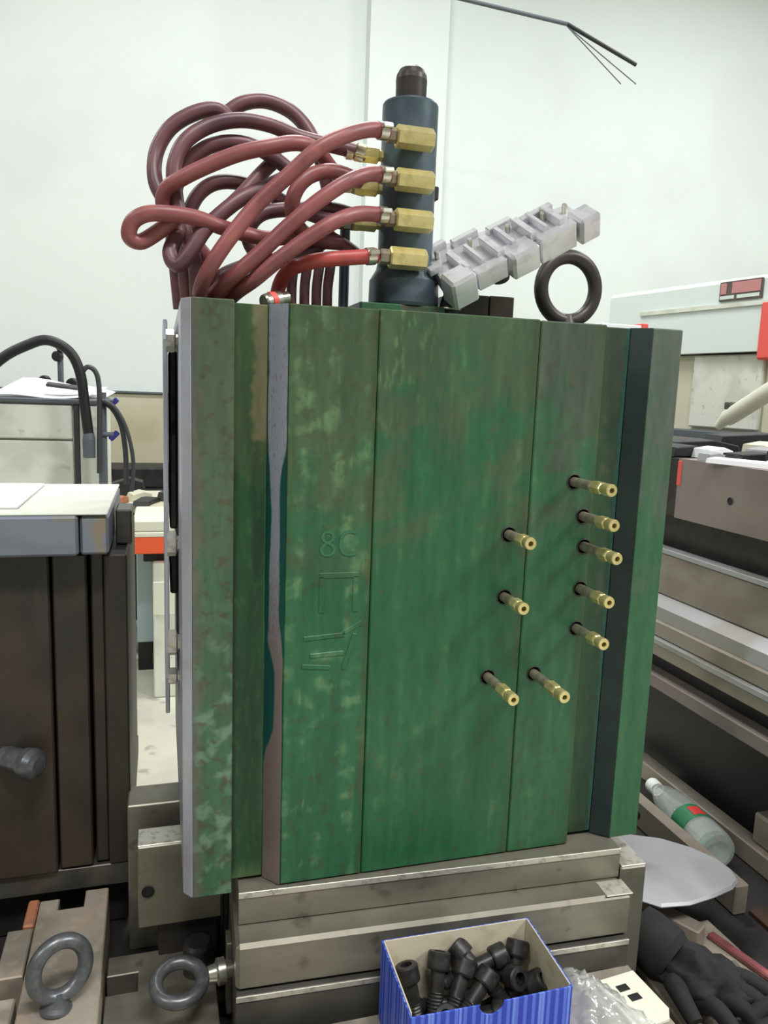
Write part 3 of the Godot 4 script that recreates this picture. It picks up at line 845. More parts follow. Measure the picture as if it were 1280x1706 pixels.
func top_things() -> void:
	eye_bolt("big dark eye bolt standing on the green mould beside the aluminium casting", Vector3(0.4078, 1.5305, -0.12), 0.0375, 0.0085, Vector3(0, 0.05, 0), "eye bolts", 1.0, 0.014, true)
	# dark stop block behind the casting
	var sb := thing("stop_block", "dark steel block lying on the mould under the aluminium casting", "block", Vector3(0.28, 1.5305, -0.12))
	part("body", span(-0.03, 0.0165, 0.0, 0.034, -0.05, 0.02, 0.001), M.black_steel, sb)
	part("end_pad", span(0.0175, 0.048, 0.0, 0.0345, -0.05, 0.02, 0.001), M.rust_block, sb)
	var df := thing("pipe_elbow", "black pipe elbow with bright rims at the foot of the blue-grey cylinder", "fitting", Vector3(0.236, 1.5305, -0.055))
	part("elbow", tube([Vector3(0.0, 0.0, -0.012), Vector3(0.0, 0.018, -0.01), Vector3(0.004, 0.028, 0.0), Vector3(0.012, 0.030, 0.012)], 0.011, 16, 6), M.black, df)
	part("rim", ring(0.0105, 0.002), M.clamp, df, Vector3(0.012, 0.030, 0.013), Vector3(0.05, 0.6, 0))
	part("rim", ring(0.0112, 0.0018), M.clamp, df, Vector3(0.0, 0.012, -0.0115), Vector3(PI / 2, 0, 0))
	# aluminium casting leaning on the eye bolt: long ribbed bar with three lugs
	var a := thing("aluminium_casting", "bright ribbed aluminium casting leaning aslant against the eye bolt", "casting", Vector3(0.238, 1.551, -0.035))
	a.transform.basis = Basis(Vector3(0, 0, 1), 0.51) * Basis(Vector3(0, 1, 0), -0.02) * Basis(Vector3(1, 0, 0), 0.62)
	part("body", prism(PackedVector2Array([Vector2(-0.012, -0.006), Vector2(0.160, -0.006), Vector2(0.164, -0.040), Vector2(0.120, -0.055), Vector2(0.020, -0.080), Vector2(0.0, -0.080), Vector2(-0.004, -0.05)]), -0.004, 0.015, 1, 0.0015), M.alu, a)
	for s in [[-0.012, 0.018, 0.0285], [0.062, 0.096, 0.0235], [0.148, 0.174, 0.024]]:
		part("lug", span(s[0], s[1], -0.009, s[2] - 0.003, -0.022, 0.006, 0.003), M.alu, a)
	for s in [[0.022, 0.058], [0.100, 0.146]]:
		part("front_rail", span(s[0], s[1], -0.003 if s[0] < 0.05 else -0.010, 0.0195, -0.012, 0.0005, 0.0012), M.alu, a)
	var k := 0
	for s in [[0.012, -0.028, 0.016], [0.034, -0.030, 0.010], [0.052, -0.026, 0.018], [0.074, -0.032, 0.012], [0.095, -0.028, 0.016], [0.114, -0.030, 0.010], [0.130, -0.026, 0.014]]:
		k += 1
		part("rib", span(s[0], s[0] + s[2] * 0.5, 0.015, 0.0235 + 0.002 * (k % 2), s[1] - 0.02, s[1] + 0.018, 0.0008), M.alu, a)
	for s in [[0.002, 0.026, -0.078], [0.030, 0.062, -0.070], [0.070, 0.100, -0.061], [0.106, 0.146, -0.050], [-0.014, -0.002, -0.045]]:
		part("cross_rib", span(s[0], s[1], 0.014, 0.0225, s[2], s[2] + 0.008, 0.0008), M.alu, a)
	for s in [[0.008, -0.060], [0.045, -0.052], [0.088, -0.044], [0.128, -0.036], [0.152, -0.030]]:
		part("pin", lathe([Vector2(0.003, 0.012), Vector2(0.003, 0.023), Vector2(0.0025, 0.0245), Vector2(0.0001, 0.0245)], 12), M.clamp, a, Vector3(s[0], 0.0, s[1]))
	part("boss", lathe([Vector2(0.0001, -0.016), Vector2(0.011, -0.016), Vector2(0.012, -0.006), Vector2(0.012, 0.002)], 20), M.black_steel, a, Vector3(0.058, 0, -0.02))
	# a strip of paper tag lying at the back edge near the eye bolt
	var tg := thing("paper_tag", "white paper tag with a red corner lying on the mould behind the eye bolt", "tag", Vector3(0.438, 1.5305, -0.03))
	part("strip", span(-0.03, 0.022, 0.0, 0.006, -0.05, -0.01, 0.0008), M.paper, tg)
	part("red_corner", span(0.0225, 0.031, 0.0, 0.0085, -0.05, -0.01, 0.0008), M.red, tg)

# ------------------------------------------------------------------ what carries the mould
func base_blocks() -> void:
	var yaw := deg_to_rad(-2.44)
	var o := Vector3(0.003, 0.73, 0.003)
	# worktable under everything
	var wt := thing("machine_table", "dark cast machine table carrying the mould and its steel bars", "table", Vector3(0.3, 0.0, -0.05))
	part("table_top", span(-0.85, 0.565, 0.66, 0.73, -0.40, 0.36, 0.004), M.dark_table, wt)
	for s in [-0.6, 0.4]:
		part("leg", span(s - 0.12, s + 0.12, 0.0, 0.66, -0.3, 0.25, 0.01), M.dark_table, wt)
	var b1 := thing("steel_bar", "upper ground steel bar right under the green mould, with a bright front edge", "bar", o + Vector3(0, 0.163, 0), yaw, "steel bars under the mould")
	part("body", span(0.004, 0.448, 0.0, 0.0367, -0.46, -0.0008, 0.0006), M.steel, b1)
	part("edge_strip", span(0.004, 0.448, 0.0305, 0.0372, -0.0008, 0.0004, 0.0003), M.lip, b1)
	var b2 := thing("steel_bar", "lower steel bar projecting as a ledge below the upper steel bar", "bar", o + Vector3(0, 0.110, 0), yaw, "steel bars under the mould")
	part("body", span(0.0, 0.449, 0.0, 0.052, -0.45, 0.030, 0.004), M.steel, b2)
	part("corner_patch", span(0.416, 0.4495, 0.0515, 0.0528, 0.003, 0.0295, 0.0004), M.lip, b2)  # thin paler patch laid over the end of the ledge top
	var b3 := thing("support_block", "dark steel support block lowest of the stepped bars, behind the blue carton", "block", o, yaw)
	part("body", span(0.0, 0.445, 0.0, 0.1095, -0.44, 0.0355, 0.001), M.steel_dark, b3)
	part("edge_strip", span(0.0, 0.445, 0.1035, 0.1098, 0.0354, 0.0368, 0.0004), M.lip, b3)
	for s in [[-0.30, 0.03], [-0.18, 0.02], [-0.08, 0.024]]:
		part("side_rib", span(-0.006, 0.0005, 0.01, 0.10, s[0], s[0] + s[1], 0.001), M.steel, b3)
	var e := thing("end_block", "pale steel block upright against the far end of the stepped bars", "block", o + Vector3(0.4505, 0, 0), yaw)
	part("body", span(0.0, 0.034, 0.0, 0.175, -0.07, 0.020, 0.002), M.steel, e)
	part("top_face", span(0.001, 0.033, 0.1748, 0.1766, -0.068, 0.019, 0.0006), M.lip, e)

# ------------------------------------------------------------------ carton of bolts
func bolt(at: Vector3, dir: Vector3, label: String) -> void:
	var t := thing("socket_head_bolt", label, "bolt", at, 0.0, "black bolts in the blue carton")
	t.transform.basis = toward(dir).basis
	part("head", lathe([Vector2(0.0062, 0.0085), Vector2(0.0062, 0.0165), Vector2(0.0105, 0.0165), Vector2(0.0118, 0.0152), Vector2(0.0120, 0.002), Vector2(0.0112, 0.0), Vector2(0.0001, 0.0)], 24), M.bolt, t)
	part("hex_socket", lathe([Vector2(0.0001, 0.0085), Vector2(0.0062, 0.0086)], 6, true), M.black, t)
	var pr := [Vector2(0.0001, 0.0), Vector2(0.0078, 0.0), Vector2(0.0078, -0.020)]
	for k in 12:
		pr.append(Vector2(0.0080, -0.0205 - k * 0.0032))
		pr.append(Vector2(0.0070, -0.0222 - k * 0.0032))
	pr.append(Vector2(0.0001, -0.060))
	part("shank", lathe(pr, 18), M.bolt, t)

func carton() -> void:
	single("riser_plate", span(-0.23, 0.20, 0.0, 0.075, -0.115, 0.10, 0.002), M.table_steel, "flat steel riser plate under the blue carton", "plate", Vector3(0.25, 0.73, 0.17))
	var c := thing("bolt_carton", "open blue striped cardboard carton full of black bolts", "carton", Vector3(0.228, 0.8055, 0.112), deg_to_rad(-1.0))
	var w := 0.0815
	var d := 0.050
	var h := 0.089
	# front wall with a thumb notch
	var nt := PackedVector2Array([Vector2(-w, 0), Vector2(w, 0), Vector2(w, h), Vector2(0.012, h - 0.002)])
	for k in 9:
		var a := -PI * k / 8.0
		nt.append(Vector2(-0.002 + 0.0125 * cos(a), h - 0.002 + 0.012 * sin(a)))
	nt.append(Vector2(-w, h - 0.002))
	part("front_panel", prism(nt, d - 0.0015, d, 2, 0.0003), M.carton_blue, c)
	part("front_lining", span(-w + 0.002, w - 0.002, 0.002, h - 0.018, d - 0.0028, d - 0.0016, 0.0003), M.carton_in, c)
	for s in [-1.0, 1.0]:
		part("side_panel", span(s * w - 0.0008, s * w + 0.0008, 0.0, h, -d, d - 0.0016, 0.0003), M.carton_blue, c)
		part("side_lining", span(s * (w - 0.0016) - 0.0007, s * (w - 0.0016) + 0.0007, 0.002, h + 0.0006, -d + 0.002, d - 0.003, 0.0003), M.carton_in, c)
	part("back_panel", span(-w + 0.001, w - 0.001, 0.0, h, -d, -d + 0.0015, 0.0003), M.carton_blue, c)
	part("back_lining", span(-w + 0.0025, w - 0.0025, 0.002, h + 0.0006, -d + 0.0016, -d + 0.0028, 0.0003), M.carton_in, c)
	part("bottom_panel", span(-w, w, 0.0, 0.0015, -d, d, 0.0003), M.carton_in, c)
	var B := [
		[0.172, 0.868, 0.080, -0.15, 0.95, -0.35, "black bolt standing head up in the carton's near corner by the side flap"],
		[0.203, 0.876, 0.080, 0.25, 0.9, -0.5, "black bolt with the upright head second along in the carton"],
		[0.226, 0.872, 0.090, 0.5, 0.75, -0.5, "black bolt leaning with its grey head up, third along in the carton"],
		[0.243, 0.868, 0.102, 0.72, 0.55, -0.35, "threaded black bolt leaning low at the carton's front notch"],
		[0.262, 0.878, 0.082, 0.95, 0.25, -0.05, "black bolt lying across the top of the others"],
		[0.236, 0.878, 0.072, -0.55, 0.5, -0.7, "small black bolt half hidden behind the lying bolt"],
		[0.276, 0.868, 0.098, 0.25, 0.45, 0.85, "black bolt showing its hex socket to the front of the carton"],
		[0.294, 0.862, 0.108, 0.6, 0.55, 0.3, "black bolt head by the carton's far side wall"],
		[0.292, 0.872, 0.078, 0.35, 0.8, -0.5, "black bolt at the carton's back far corner"],
		[0.205, 0.845, 0.112, -0.3, 0.5, 0.3, "black bolt buried low behind the carton's front wall"],
		[0.255, 0.843, 0.112, 0.6, 0.3, 0.3, "black bolt buried under the socket-facing bolt"],
		[0.225, 0.842, 0.090, 0.9, 0.1, 0.2, "black bolt lying flat at the bottom of the pile"]]
	for b in B:
		bolt(Vector3(b[0], b[1] - 0.010, b[2]), Vector3(b[3], b[4], b[5]), b[6])
	# clear bag beside the carton
	var f := FastNoiseLite.new()
	f.seed = 5
	f.frequency = 0.9
	var bag := sheet(24, 24, func(u: float, v: float) -> Vector3:
		var n := f.get_noise_2d(u * 6.0, v * 6.0)
		var n2 := f.get_noise_2d(u * 17.0 + 9.0, v * 5.0)
		var dome := sin(PI * u) * sin(PI * v)
		return Vector3(-0.038 + 0.076 * u, 0.001 + 0.030 * dome + 0.014 * absf(n) + 0.004 * absf(n2), -0.055 + 0.11 * v), 0.0006)
	single("plastic_bag", bag, M.clear_film, "crumpled clear plastic bag beside the blue carton", "bag", Vector3(0.366, 0.806, 0.110), Vector3(0, 0.45, 0))
	var tagp := thing("tag_plate", "cream coloured tag with two black slots in the front corner by the bag", "tag", Vector3(0.424, 0.8055, 0.108), 0.1)
	part("plate", prism(PackedVector2Array([Vector2(-0.026, -0.036), Vector2(0.026, -0.036), Vector2(0.026, 0.022), Vector2(0.016, 0.034), Vector2(-0.016, 0.034), Vector2(-0.026, 0.022)]), 0.0, 0.004, 1, 0.0006), M.cream, tagp)
	part("slot_mark", span(-0.010, 0.004, 0.0036, 0.0046, -0.022, -0.013, 0.0003), M.black, tagp)
	part("slot_mark", span(-0.006, 0.008, 0.0036, 0.0046, -0.007, 0.002, 0.0003), M.black, tagp)

# ------------------------------------------------------------------ lower left foreground
func left_front() -> void:
	var pl := thing("hole_plate", "grey steel plate with a small round hole, beside the foot of the green mould", "plate", Vector3(-0.045, 0.73, -0.15))
	var hp := begin()
	add_box(hp, Vector3(-0.004, 0.131, 0.0), Vector3(0.097, 0.105, 0.04), 0.0015)
	part("body", hp.commit(), M.steel, pl)
	part("top_strip", span(-0.052, 0.044, 0.1834, 0.1846, -0.018, 0.0185, 0.0004), M.lip, pl)
	part("hole", lathe([Vector2(0.0075, 0.0215), Vector2(0.0065, 0.0215), Vector2(0.0065, 0.0202), Vector2(0.0001, 0.0202)], 20), M.black, pl, Vector3(-0.041, 0.126, 0.0), Vector3(PI / 2, 0, 0))
	part("foot", span(-0.03, 0.04, 0.0, 0.0785, -0.015, 0.010, 0.001), M.black_steel, pl)
	single("parallel_block", span(-0.065, 0.05, 0.0, 0.20, -0.025, 0.025, 0.0015), M.steel, "plain grey parallel block behind the plate with the hole", "block", Vector3(-0.046, 0.73, -0.222))
	var rb := thing("round_post", "short dark round post under the plate with the hole", "post", Vector3(-0.030, 0.73, -0.105))
	part("shaft", lathe([Vector2(0.0001, 0.0), Vector2(0.017, 0.0), Vector2(0.017, 0.066), Vector2(0.014, 0.070), Vector2(0.0001, 0.070)], 20), M.black_steel, rb)
	part("groove_ring", ring(0.0165, 0.0014), M.steel_dark, rb, Vector3(0, 0.045, 0), Vector3(PI / 2, 0, 0))
	# pale block with a slot, and the eye bolt screwed sideways
	single("slot_block", prism(PackedVector2Array([Vector2(-0.133, -0.150), Vector2(-0.010, -0.150), Vector2(-0.010, 0.16), Vector2(-0.133, 0.16), Vector2(-0.133, -0.088), Vector2(-0.098, -0.088), Vector2(-0.098, -0.118), Vector2(-0.133, -0.118)]), 0.0, 0.031, 1, 0.001), M.steel, "pale flat steel block with a square slot, under the sideways eye bolt", "block", Vector3(0, 0.7305, 0.0))
	var eb := thing("eye_bolt", "shiny eye bolt screwed sideways into the stepped bars above the slotted block", "eye bolt", Vector3(0.0, 0.812, -0.036), 0.0, "eye bolts")
	eb.rotation = Vector3(0.18, 0.12, 0.0)
	part("ring", ring(0.0245, 0.0075, Basis(Vector3(1, 0, 0), PI / 2)), M.forged, eb, Vector3(-0.053, 0, 0))
	part("shoulder", lathe([Vector2(0.0001, -0.024), Vector2(0.008, -0.022), Vector2(0.0095, -0.014), Vector2(0.014, -0.012), Vector2(0.014, -0.004), Vector2(0.010, -0.003), Vector2(0.009, 0.004)], 20), M.clamp, eb, Vector3(0, 0, 0), Vector3(0, 0, -PI / 2))
	# clamp block with the standing eye bolt
	single("clamp_block", prism(PackedVector2Array([Vector2(-0.214, 0.14), Vector2(-0.218, -0.222), Vector2(-0.195, -0.222), Vector2(-0.195, -0.200), Vector2(-0.165, -0.200), Vector2(-0.165, -0.232), Vector2(-0.137, -0.232), Vector2(-0.133, 0.14)]), 0.0, 0.07, 1, 0.0015), M.table_steel, "brown-grey steel clamp block with a notched back edge, carrying the standing eye bolt", "block", Vector3(0, 0.7305, 0.0))
	eye_bolt("worn grey eye bolt standing on the brown-grey clamp block", Vector3(-0.1775, 0.8005, -0.035), 0.0262, 0.0080, Vector3(-0.12, 0.38, -0.16), "eye bolts", 1.1, 0.012)
	single("rusty_strip", span(-0.013, 0.0, 0.0, 0.068, -0.05, 0.0, 0.002), M.orange_rust, "orange rusty steel strip beside the clamp block's back end", "strip", Vector3(-0.2195, 0.7305, -0.180))
	single("step_block", prism(PackedVector2Array([Vector2(-0.248, -0.178), Vector2(-0.2205, -0.178), Vector2(-0.2195, -0.098), Vector2(-0.262, -0.098), Vector2(-0.262, -0.120), Vector2(-0.248, -0.120)]), 0.0, 0.066, 1, 0.0015), M.table_steel, "small stepped grey block in front of the orange rusty strip", "block", Vector3(0, 0.7305, 0.0))
	single("flat_block", span(-0.09, 0.0, 0.0, 0.060, -0.06, 0.14, 0.002), M.table_steel, "low flat pinkish grey block at the bottom corner beside the clamp block", "block", Vector3(-0.2225, 0.7305, -0.015))
	var br := thing("brass_knob", "bright brass knob at the edge beyond the stepped block", "knob", Vector3(-0.268, 0.752, -0.155))
	part("knob_head", lathe([Vector2(0.0001, 0.0), Vector2(0.010, 0.0), Vector2(0.013, 0.004), Vector2(0.013, 0.012), Vector2(0.009, 0.017), Vector2(0.0001, 0.018)], 20), M.brass, br)

# ------------------------------------------------------------------ dark block and blue slab at the left
func left_machine() -> void:
	single("base_plate", span(-0.60, -0.11, 0.0, 0.030, -0.62, -0.236, 0.001), M.steel_dark, "dark base plate under the brown mould block", "plate", Vector3(0, 0.8005, 0))
	single("base_support", span(-0.60, -0.115, 0.0, 0.069, -0.60, -0.26, 0.002), M.dark_table, "black support under the dark base plate", "block", Vector3(0, 0.7308, 0))
	var t := thing("brown_mould", "dark brown rusty mould block of upright plates beneath the blue-grey slab", "mould", Vector3(-0.26, 0.831, -0.23))
	part("side_plate", span(-0.34, 0.0625, 0.0, 0.415, -0.32, 0.0, 0.002), M.rust_block, t)
	part("middle_plate", span(0.0655, 0.1045, 0.002, 0.413, -0.32, -0.004, 0.002), M.rust_block, t)
	part("narrow_plate", span(0.1085, 0.124, 0.002, 0.413, -0.32, -0.010, 0.002), M.rust_block, t)
	part("end_plate", span(0.1245, 0.1515, 0.0, 0.412, -0.30, -0.004, 0.002), M.rust_block, t)
	part("top_edge", span(-0.34, 0.0625, 0.4148, 0.4165, -0.03, 0.0, 0.0005), M.steel_dark, t)
	part("pin_knob", lathe([Vector2(0.0001, 0.0), Vector2(0.014, 0.0), Vector2(0.014, 0.030), Vector2(0.018, 0.034), Vector2(0.019, 0.044), Vector2(0.016, 0.052), Vector2(0.010, 0.056), Vector2(0.0001, 0.057)], 24), M.forged, t, Vector3(0.006, 0.163, -0.002), Vector3(PI / 2, 0, -0.9))
	var s := thing("blue_slab", "blue-grey stained steel slab on top of the brown mould block", "slab", Vector3(-0.26, 1.2490, -0.2))
	part("slab_plate", span(-0.36, 0.0995, 0.0, 0.0475, -0.29, 0.0, 0.003), M.blue_slab, s)
	part("end_slab", span(0.1010, 0.1325, 0.0, 0.046, -0.285, -0.006, 0.003), M.blue_slab, s)
	part("top_sheet", span(-0.36, 0.132, 0.0478, 0.0500, -0.285, -0.003, 0.001), M.white_paint, s)
	single("white_sheet", span(-0.16, 0.10, 0.0, 0.004, -0.13, 0.09, 0.001), M.paper, "white sheet lying on top of the blue-grey slab", "sheet", Vector3(-0.33, 1.2992, -0.33))
	single("chip_tray", span(-0.010, 0.010, 0.0, 0.045, -0.03, 0.03, 0.002), M.steel_dark, "speckled grey steel piece wedged beside the blue-grey slab", "piece", Vector3(-0.114, 1.2445, -0.32))

# ------------------------------------------------------------------ things far behind at the left
func far_left() -> void:
	var c := thing("white_cabinet", "white machine cabinet with a dark door gap, behind the blue-grey slab", "cabinet", Vector3(-0.6, 0.0, -2.0))
	part("body", span(-0.7, 0.335, 0.0, 1.385, -0.6, -0.012, 0.004), M.white_paint, c)
	part("door", span(-0.7, 0.252, 1.262, 1.372, -0.011, 0.008, 0.004), M.white_paint, c)
	part("door", span(-0.7, 0.252, 0.60, 1.255, -0.011, 0.006, 0.004), M.white_paint, c)
	part("gap_strip", span(0.256, 0.2725, 0.60, 1.38, -0.0115, 0.001, 0.001), M.grey_rubber, c)
	part("side_post", span(0.275, 0.332, 0.60, 1.372, -0.0115, 0.006, 0.004), M.white_paint, c)
	part("top_rim", span(-0.7, 0.337, 1.378, 1.394, -0.6, 0.012, 0.004), M.grey_plastic, c)
	single("paper_sheet", sheet(14, 10, func(u: float, v: float) -> Vector3:
		return Vector3(-0.12 + 0.30 * u, 0.003 + 0.060 * v * (1.0 - 0.45 * u) + 0.005 * sin(u * 7.0), 0.10 - 0.34 * v), 0.002), M.paper, "white paper sheet curling on top of the white cabinet", "paper", Vector3(-0.47, 1.395, -2.12), Vector3(0, -0.15, 0))
	single("paper_sheet", sheet(10, 8, func(u: float, v: float) -> Vector3:
		return Vector3(-0.07 + 0.15 * u, 0.002 + 0.050 * v * (1.0 - 0.6 * u), 0.08 - 0.26 * v), 0.002), M.paper, "smaller white paper sheet at the corner of the cabinet top", "paper", Vector3(-0.335, 1.394, -2.34), Vector3(0, -0.1, 0))
	single("black_ruler", box(Vector3(0.12, 0.010, 0.04), 0.003), M.grey_rubber, "black flat tool lying on the papers on the cabinet", "tool", Vector3(-0.375, 1.434, -2.08), Vector3(0.2, 0.0, -0.1))
	var st := thing("gauge_stand", "small black clamp stand with knobs on the cabinet top", "stand", Vector3(-0.435, 1.394, -2.48))
	part("base", span(-0.05, 0.05, 0.0, 0.03, -0.03, 0.03, 0.004), M.black, st)
	part("rod", lathe([Vector2(0.0001, 0.03), Vector2(0.011, 0.03), Vector2(0.011, 0.19), Vector2(0.0001, 0.19)], 12), M.grey_plastic, st)
	for k in [[-0.008, 0.15, 0.020], [0.006, 0.185, 0.018], [0.045, 0.045, 0.026], [-0.055, 0.055, 0.022]]:
		part("knob", lathe([Vector2(0.0001, -0.014), Vector2(k[2] * 0.9, -0.014), Vector2(k[2], -0.008), Vector2(k[2], 0.008), Vector2(k[2] * 0.8, 0.014), Vector2(0.0001, 0.014)], 14), M.black, st, Vector3(k[0], k[1], 0.015), Vector3(PI / 2, 0, 0.3))
	var bh := thing("black_hose", "thick black hose arching over the cabinet top", "hose", Vector3(-0.29, 1.24, -1.9))
	part("tubing", tube([Vector3(-0.42, 0.0, 0.0), Vector3(-0.34, 0.17, 0.0), Vector3(-0.252, 0.268, 0.0), Vector3(-0.173, 0.317, 0.0), Vector3(-0.113, 0.335, 0.0), Vector3(-0.053, 0.305, 0.0), Vector3(-0.022, 0.241, 0.0), Vector3(-0.010, 0.14, 0.0), Vector3(0.0, 0.04, 0.0)], 0.016, 14, 8), M.black, bh)
	part("end_fitting", lathe([Vector2(0.0001, -0.03), Vector2(0.019, -0.03), Vector2(0.020, 0.03), Vector2(0.016, 0.05)], 12), M.grey_plastic, bh)
	var gh := thing("grey_hose", "thin grey hose hooping over beside the thick black hose", "hose", Vector3(-0.262, 1.16, -1.9))
	part("tubing", tube([Vector3(-0.050, 0.26, 0.0), Vector3(-0.046, 0.31, 0.0), Vector3(-0.028, 0.338, 0.0), Vector3(-0.004, 0.325, 0.0), Vector3(0.006, 0.28, 0.0), Vector3(0.006, 0.18, 0.0), Vector3(0.002, 0.0, 0.0)], 0.008, 10, 6), M.grey_rubber, gh)
	var vl := thing("valve_post", "grey pipe with two blue-handled taps at the cabinet's side", "pipe", Vector3(-0.250, 1.12, -1.93))
	part("pipe", lathe([Vector2(0.0001, 0.0), Vector2(0.014, 0.0), Vector2(0.014, 0.30), Vector2(0.0001, 0.30)], 12), M.grey_plastic, vl)
	for y in [0.272, 0.165]:
		var tp := part("tap", lathe([Vector2(0.0001, 0.0), Vector2(0.008, 0.0), Vector2(0.008, 0.035), Vector2(0.0001, 0.035)], 10), M.grey_plastic, vl, Vector3(0.0, y, 0.012), Vector3(0, 0, -PI / 2))
		part("tap_handle", box(Vector3(0.018, 0.036, 0.012), 0.003), M.blue_tap, tp, Vector3(0.004, 0.036, 0.0), Vector3(0, 0, 0.8))
	var k := 0
	for pts in [[Vector3(0.0, 0.29, 0.0), Vector3(0.03, 0.265, 0.0), Vector3(0.055, 0.21, 0.0), Vector3(0.066, 0.12, 0.0), Vector3(0.066, 0.02, 0.0)], [Vector3(0.0, 0.295, 0.02), Vector3(0.038, 0.27, 0.02), Vector3(0.072, 0.20, 0.02), Vector3(0.090, 0.10, 0.02), Vector3(0.084, 0.0, 0.02)]]:
		k += 1
		single("grey_hose", tube(pts, 0.0085 if k == 1 else 0.0065, 10, 6), M.grey_rubber, ["inner grey hose drooping from the blue taps", "outer thinner grey hose drooping from the blue taps"][k - 1], "hose", Vector3(-0.245, 1.10, -1.92))
	# dark machine bed along the wall, clutter, and the orange-banded cabinet
	var bed := thing("machine_bed", "long dark machine bed in front of the beige plinth", "machine", Vector3(-0.3, 0.0, -4.4))
	part("bed_body", span(-1.2, 0.75, 0.0, 0.80, -0.3, 0.3, 0.01), M.black_soft, bed)
	part("bed_rail", span(-1.2, 0.75, 0.80, 0.93, -0.25, 0.1, 0.01), M.dark_table, bed)
	var oc := thing("tool_cabinet", "low cabinet with cream top and orange band, seen in the gap beside the green mould", "cabinet", Vector3(-0.10, 0.0, -2.95))
	part("cream_top", span(-0.091, 0.25, 0.795, 0.845, -0.3, 0.135, 0.005), M.cream, oc)
	part("top_lip", span(-0.091, 0.25, 0.770, 0.793, -0.3, 0.138, 0.004), M.cream, oc)
	part("orange_band", span(-0.090, 0.25, 0.692, 0.769, -0.3, 0.132, 0.004), M.orange, oc)
	part("dark_recess", span(-0.05, 0.25, 0.640, 0.690, -0.3, 0.06, 0.004), M.black, oc)
	part("blue_panel", span(-0.090, -0.012, 0.155, 0.690, -0.34, -0.24, 0.004), M.pale_blue, oc)
	part("kick_base", span(-0.088, 0.25, 0.0, 0.154, -0.42, -0.26, 0.004), M.black, oc)
	part("white_door", span(-0.008, 0.25, 0.0005, 0.645, -0.2, 0.125, 0.006), M.white_paint, oc)
	part("door_band", span(-0.0085, 0.25, 0.40, 0.56, 0.12, 0.129, 0.004), M.cream, oc)
	# clutter on the cabinet and a bin behind
	var bn := thing("scrap_table", "low brown table of scrap behind the orange-banded cabinet", "table", Vector3(-0.2, 0.0, -3.6))
	part("table_top", span(-0.35, 0.45, 0.80, 0.84, -0.3, 0.28, 0.01), M.plinth, bn)
	for s in [-0.3, 0.4]:
		part("leg", span(s - 0.03, s + 0.03, 0.0, 0.80, -0.25, 0.22, 0.005), M.dark_table, bn)
	var cols := [M.black, M.plinth, M.black_steel, M.orange_rust, M.black, M.steel_dark]
	var lab := ["black scrap box at the back of the scrap table", "yellowish lump on the scrap table", "dark offcut on the scrap table by the mould", "reddish offcut on the scrap table", "flat black offcut at the front of the scrap table", "grey offcut at the end of the scrap table"]
	var cp := [[-0.05, 0.07, -0.1, 0.20, 0.10, 0.1], [0.02, 0.05, 0.08, 0.12, 0.05, 0.1], [0.19, 0.05, 0.1, 0.14, 0.06, 0.1], [-0.08, 0.035, 0.2, 0.10, 0.04, 0.06], [0.06, 0.02, 0.22, 0.20, 0.03, 0.08], [-0.2, 0.05, 0.15, 0.08, 0.09, 0.08]]
	for i in 6:
		var q = cp[i]
		single("scrap_piece", prism(PackedVector2Array([Vector2(-q[3] * 0.5, 0.0), Vector2(q[3] * 0.5, 0.0), Vector2(q[3] * 0.42, q[4] * 0.8), Vector2(q[3] * 0.1, q[4]), Vector2(-q[3] * 0.4, q[4] * 0.7)]), -q[5] * 0.5, q[5] * 0.5, 2, 0.004), cols[i], lab[i], "scrap", Vector3(-0.2 + q[0], 0.8405, -3.6 + q[2]), Vector3(0, 0.3 * i, 0), "scrap pieces")

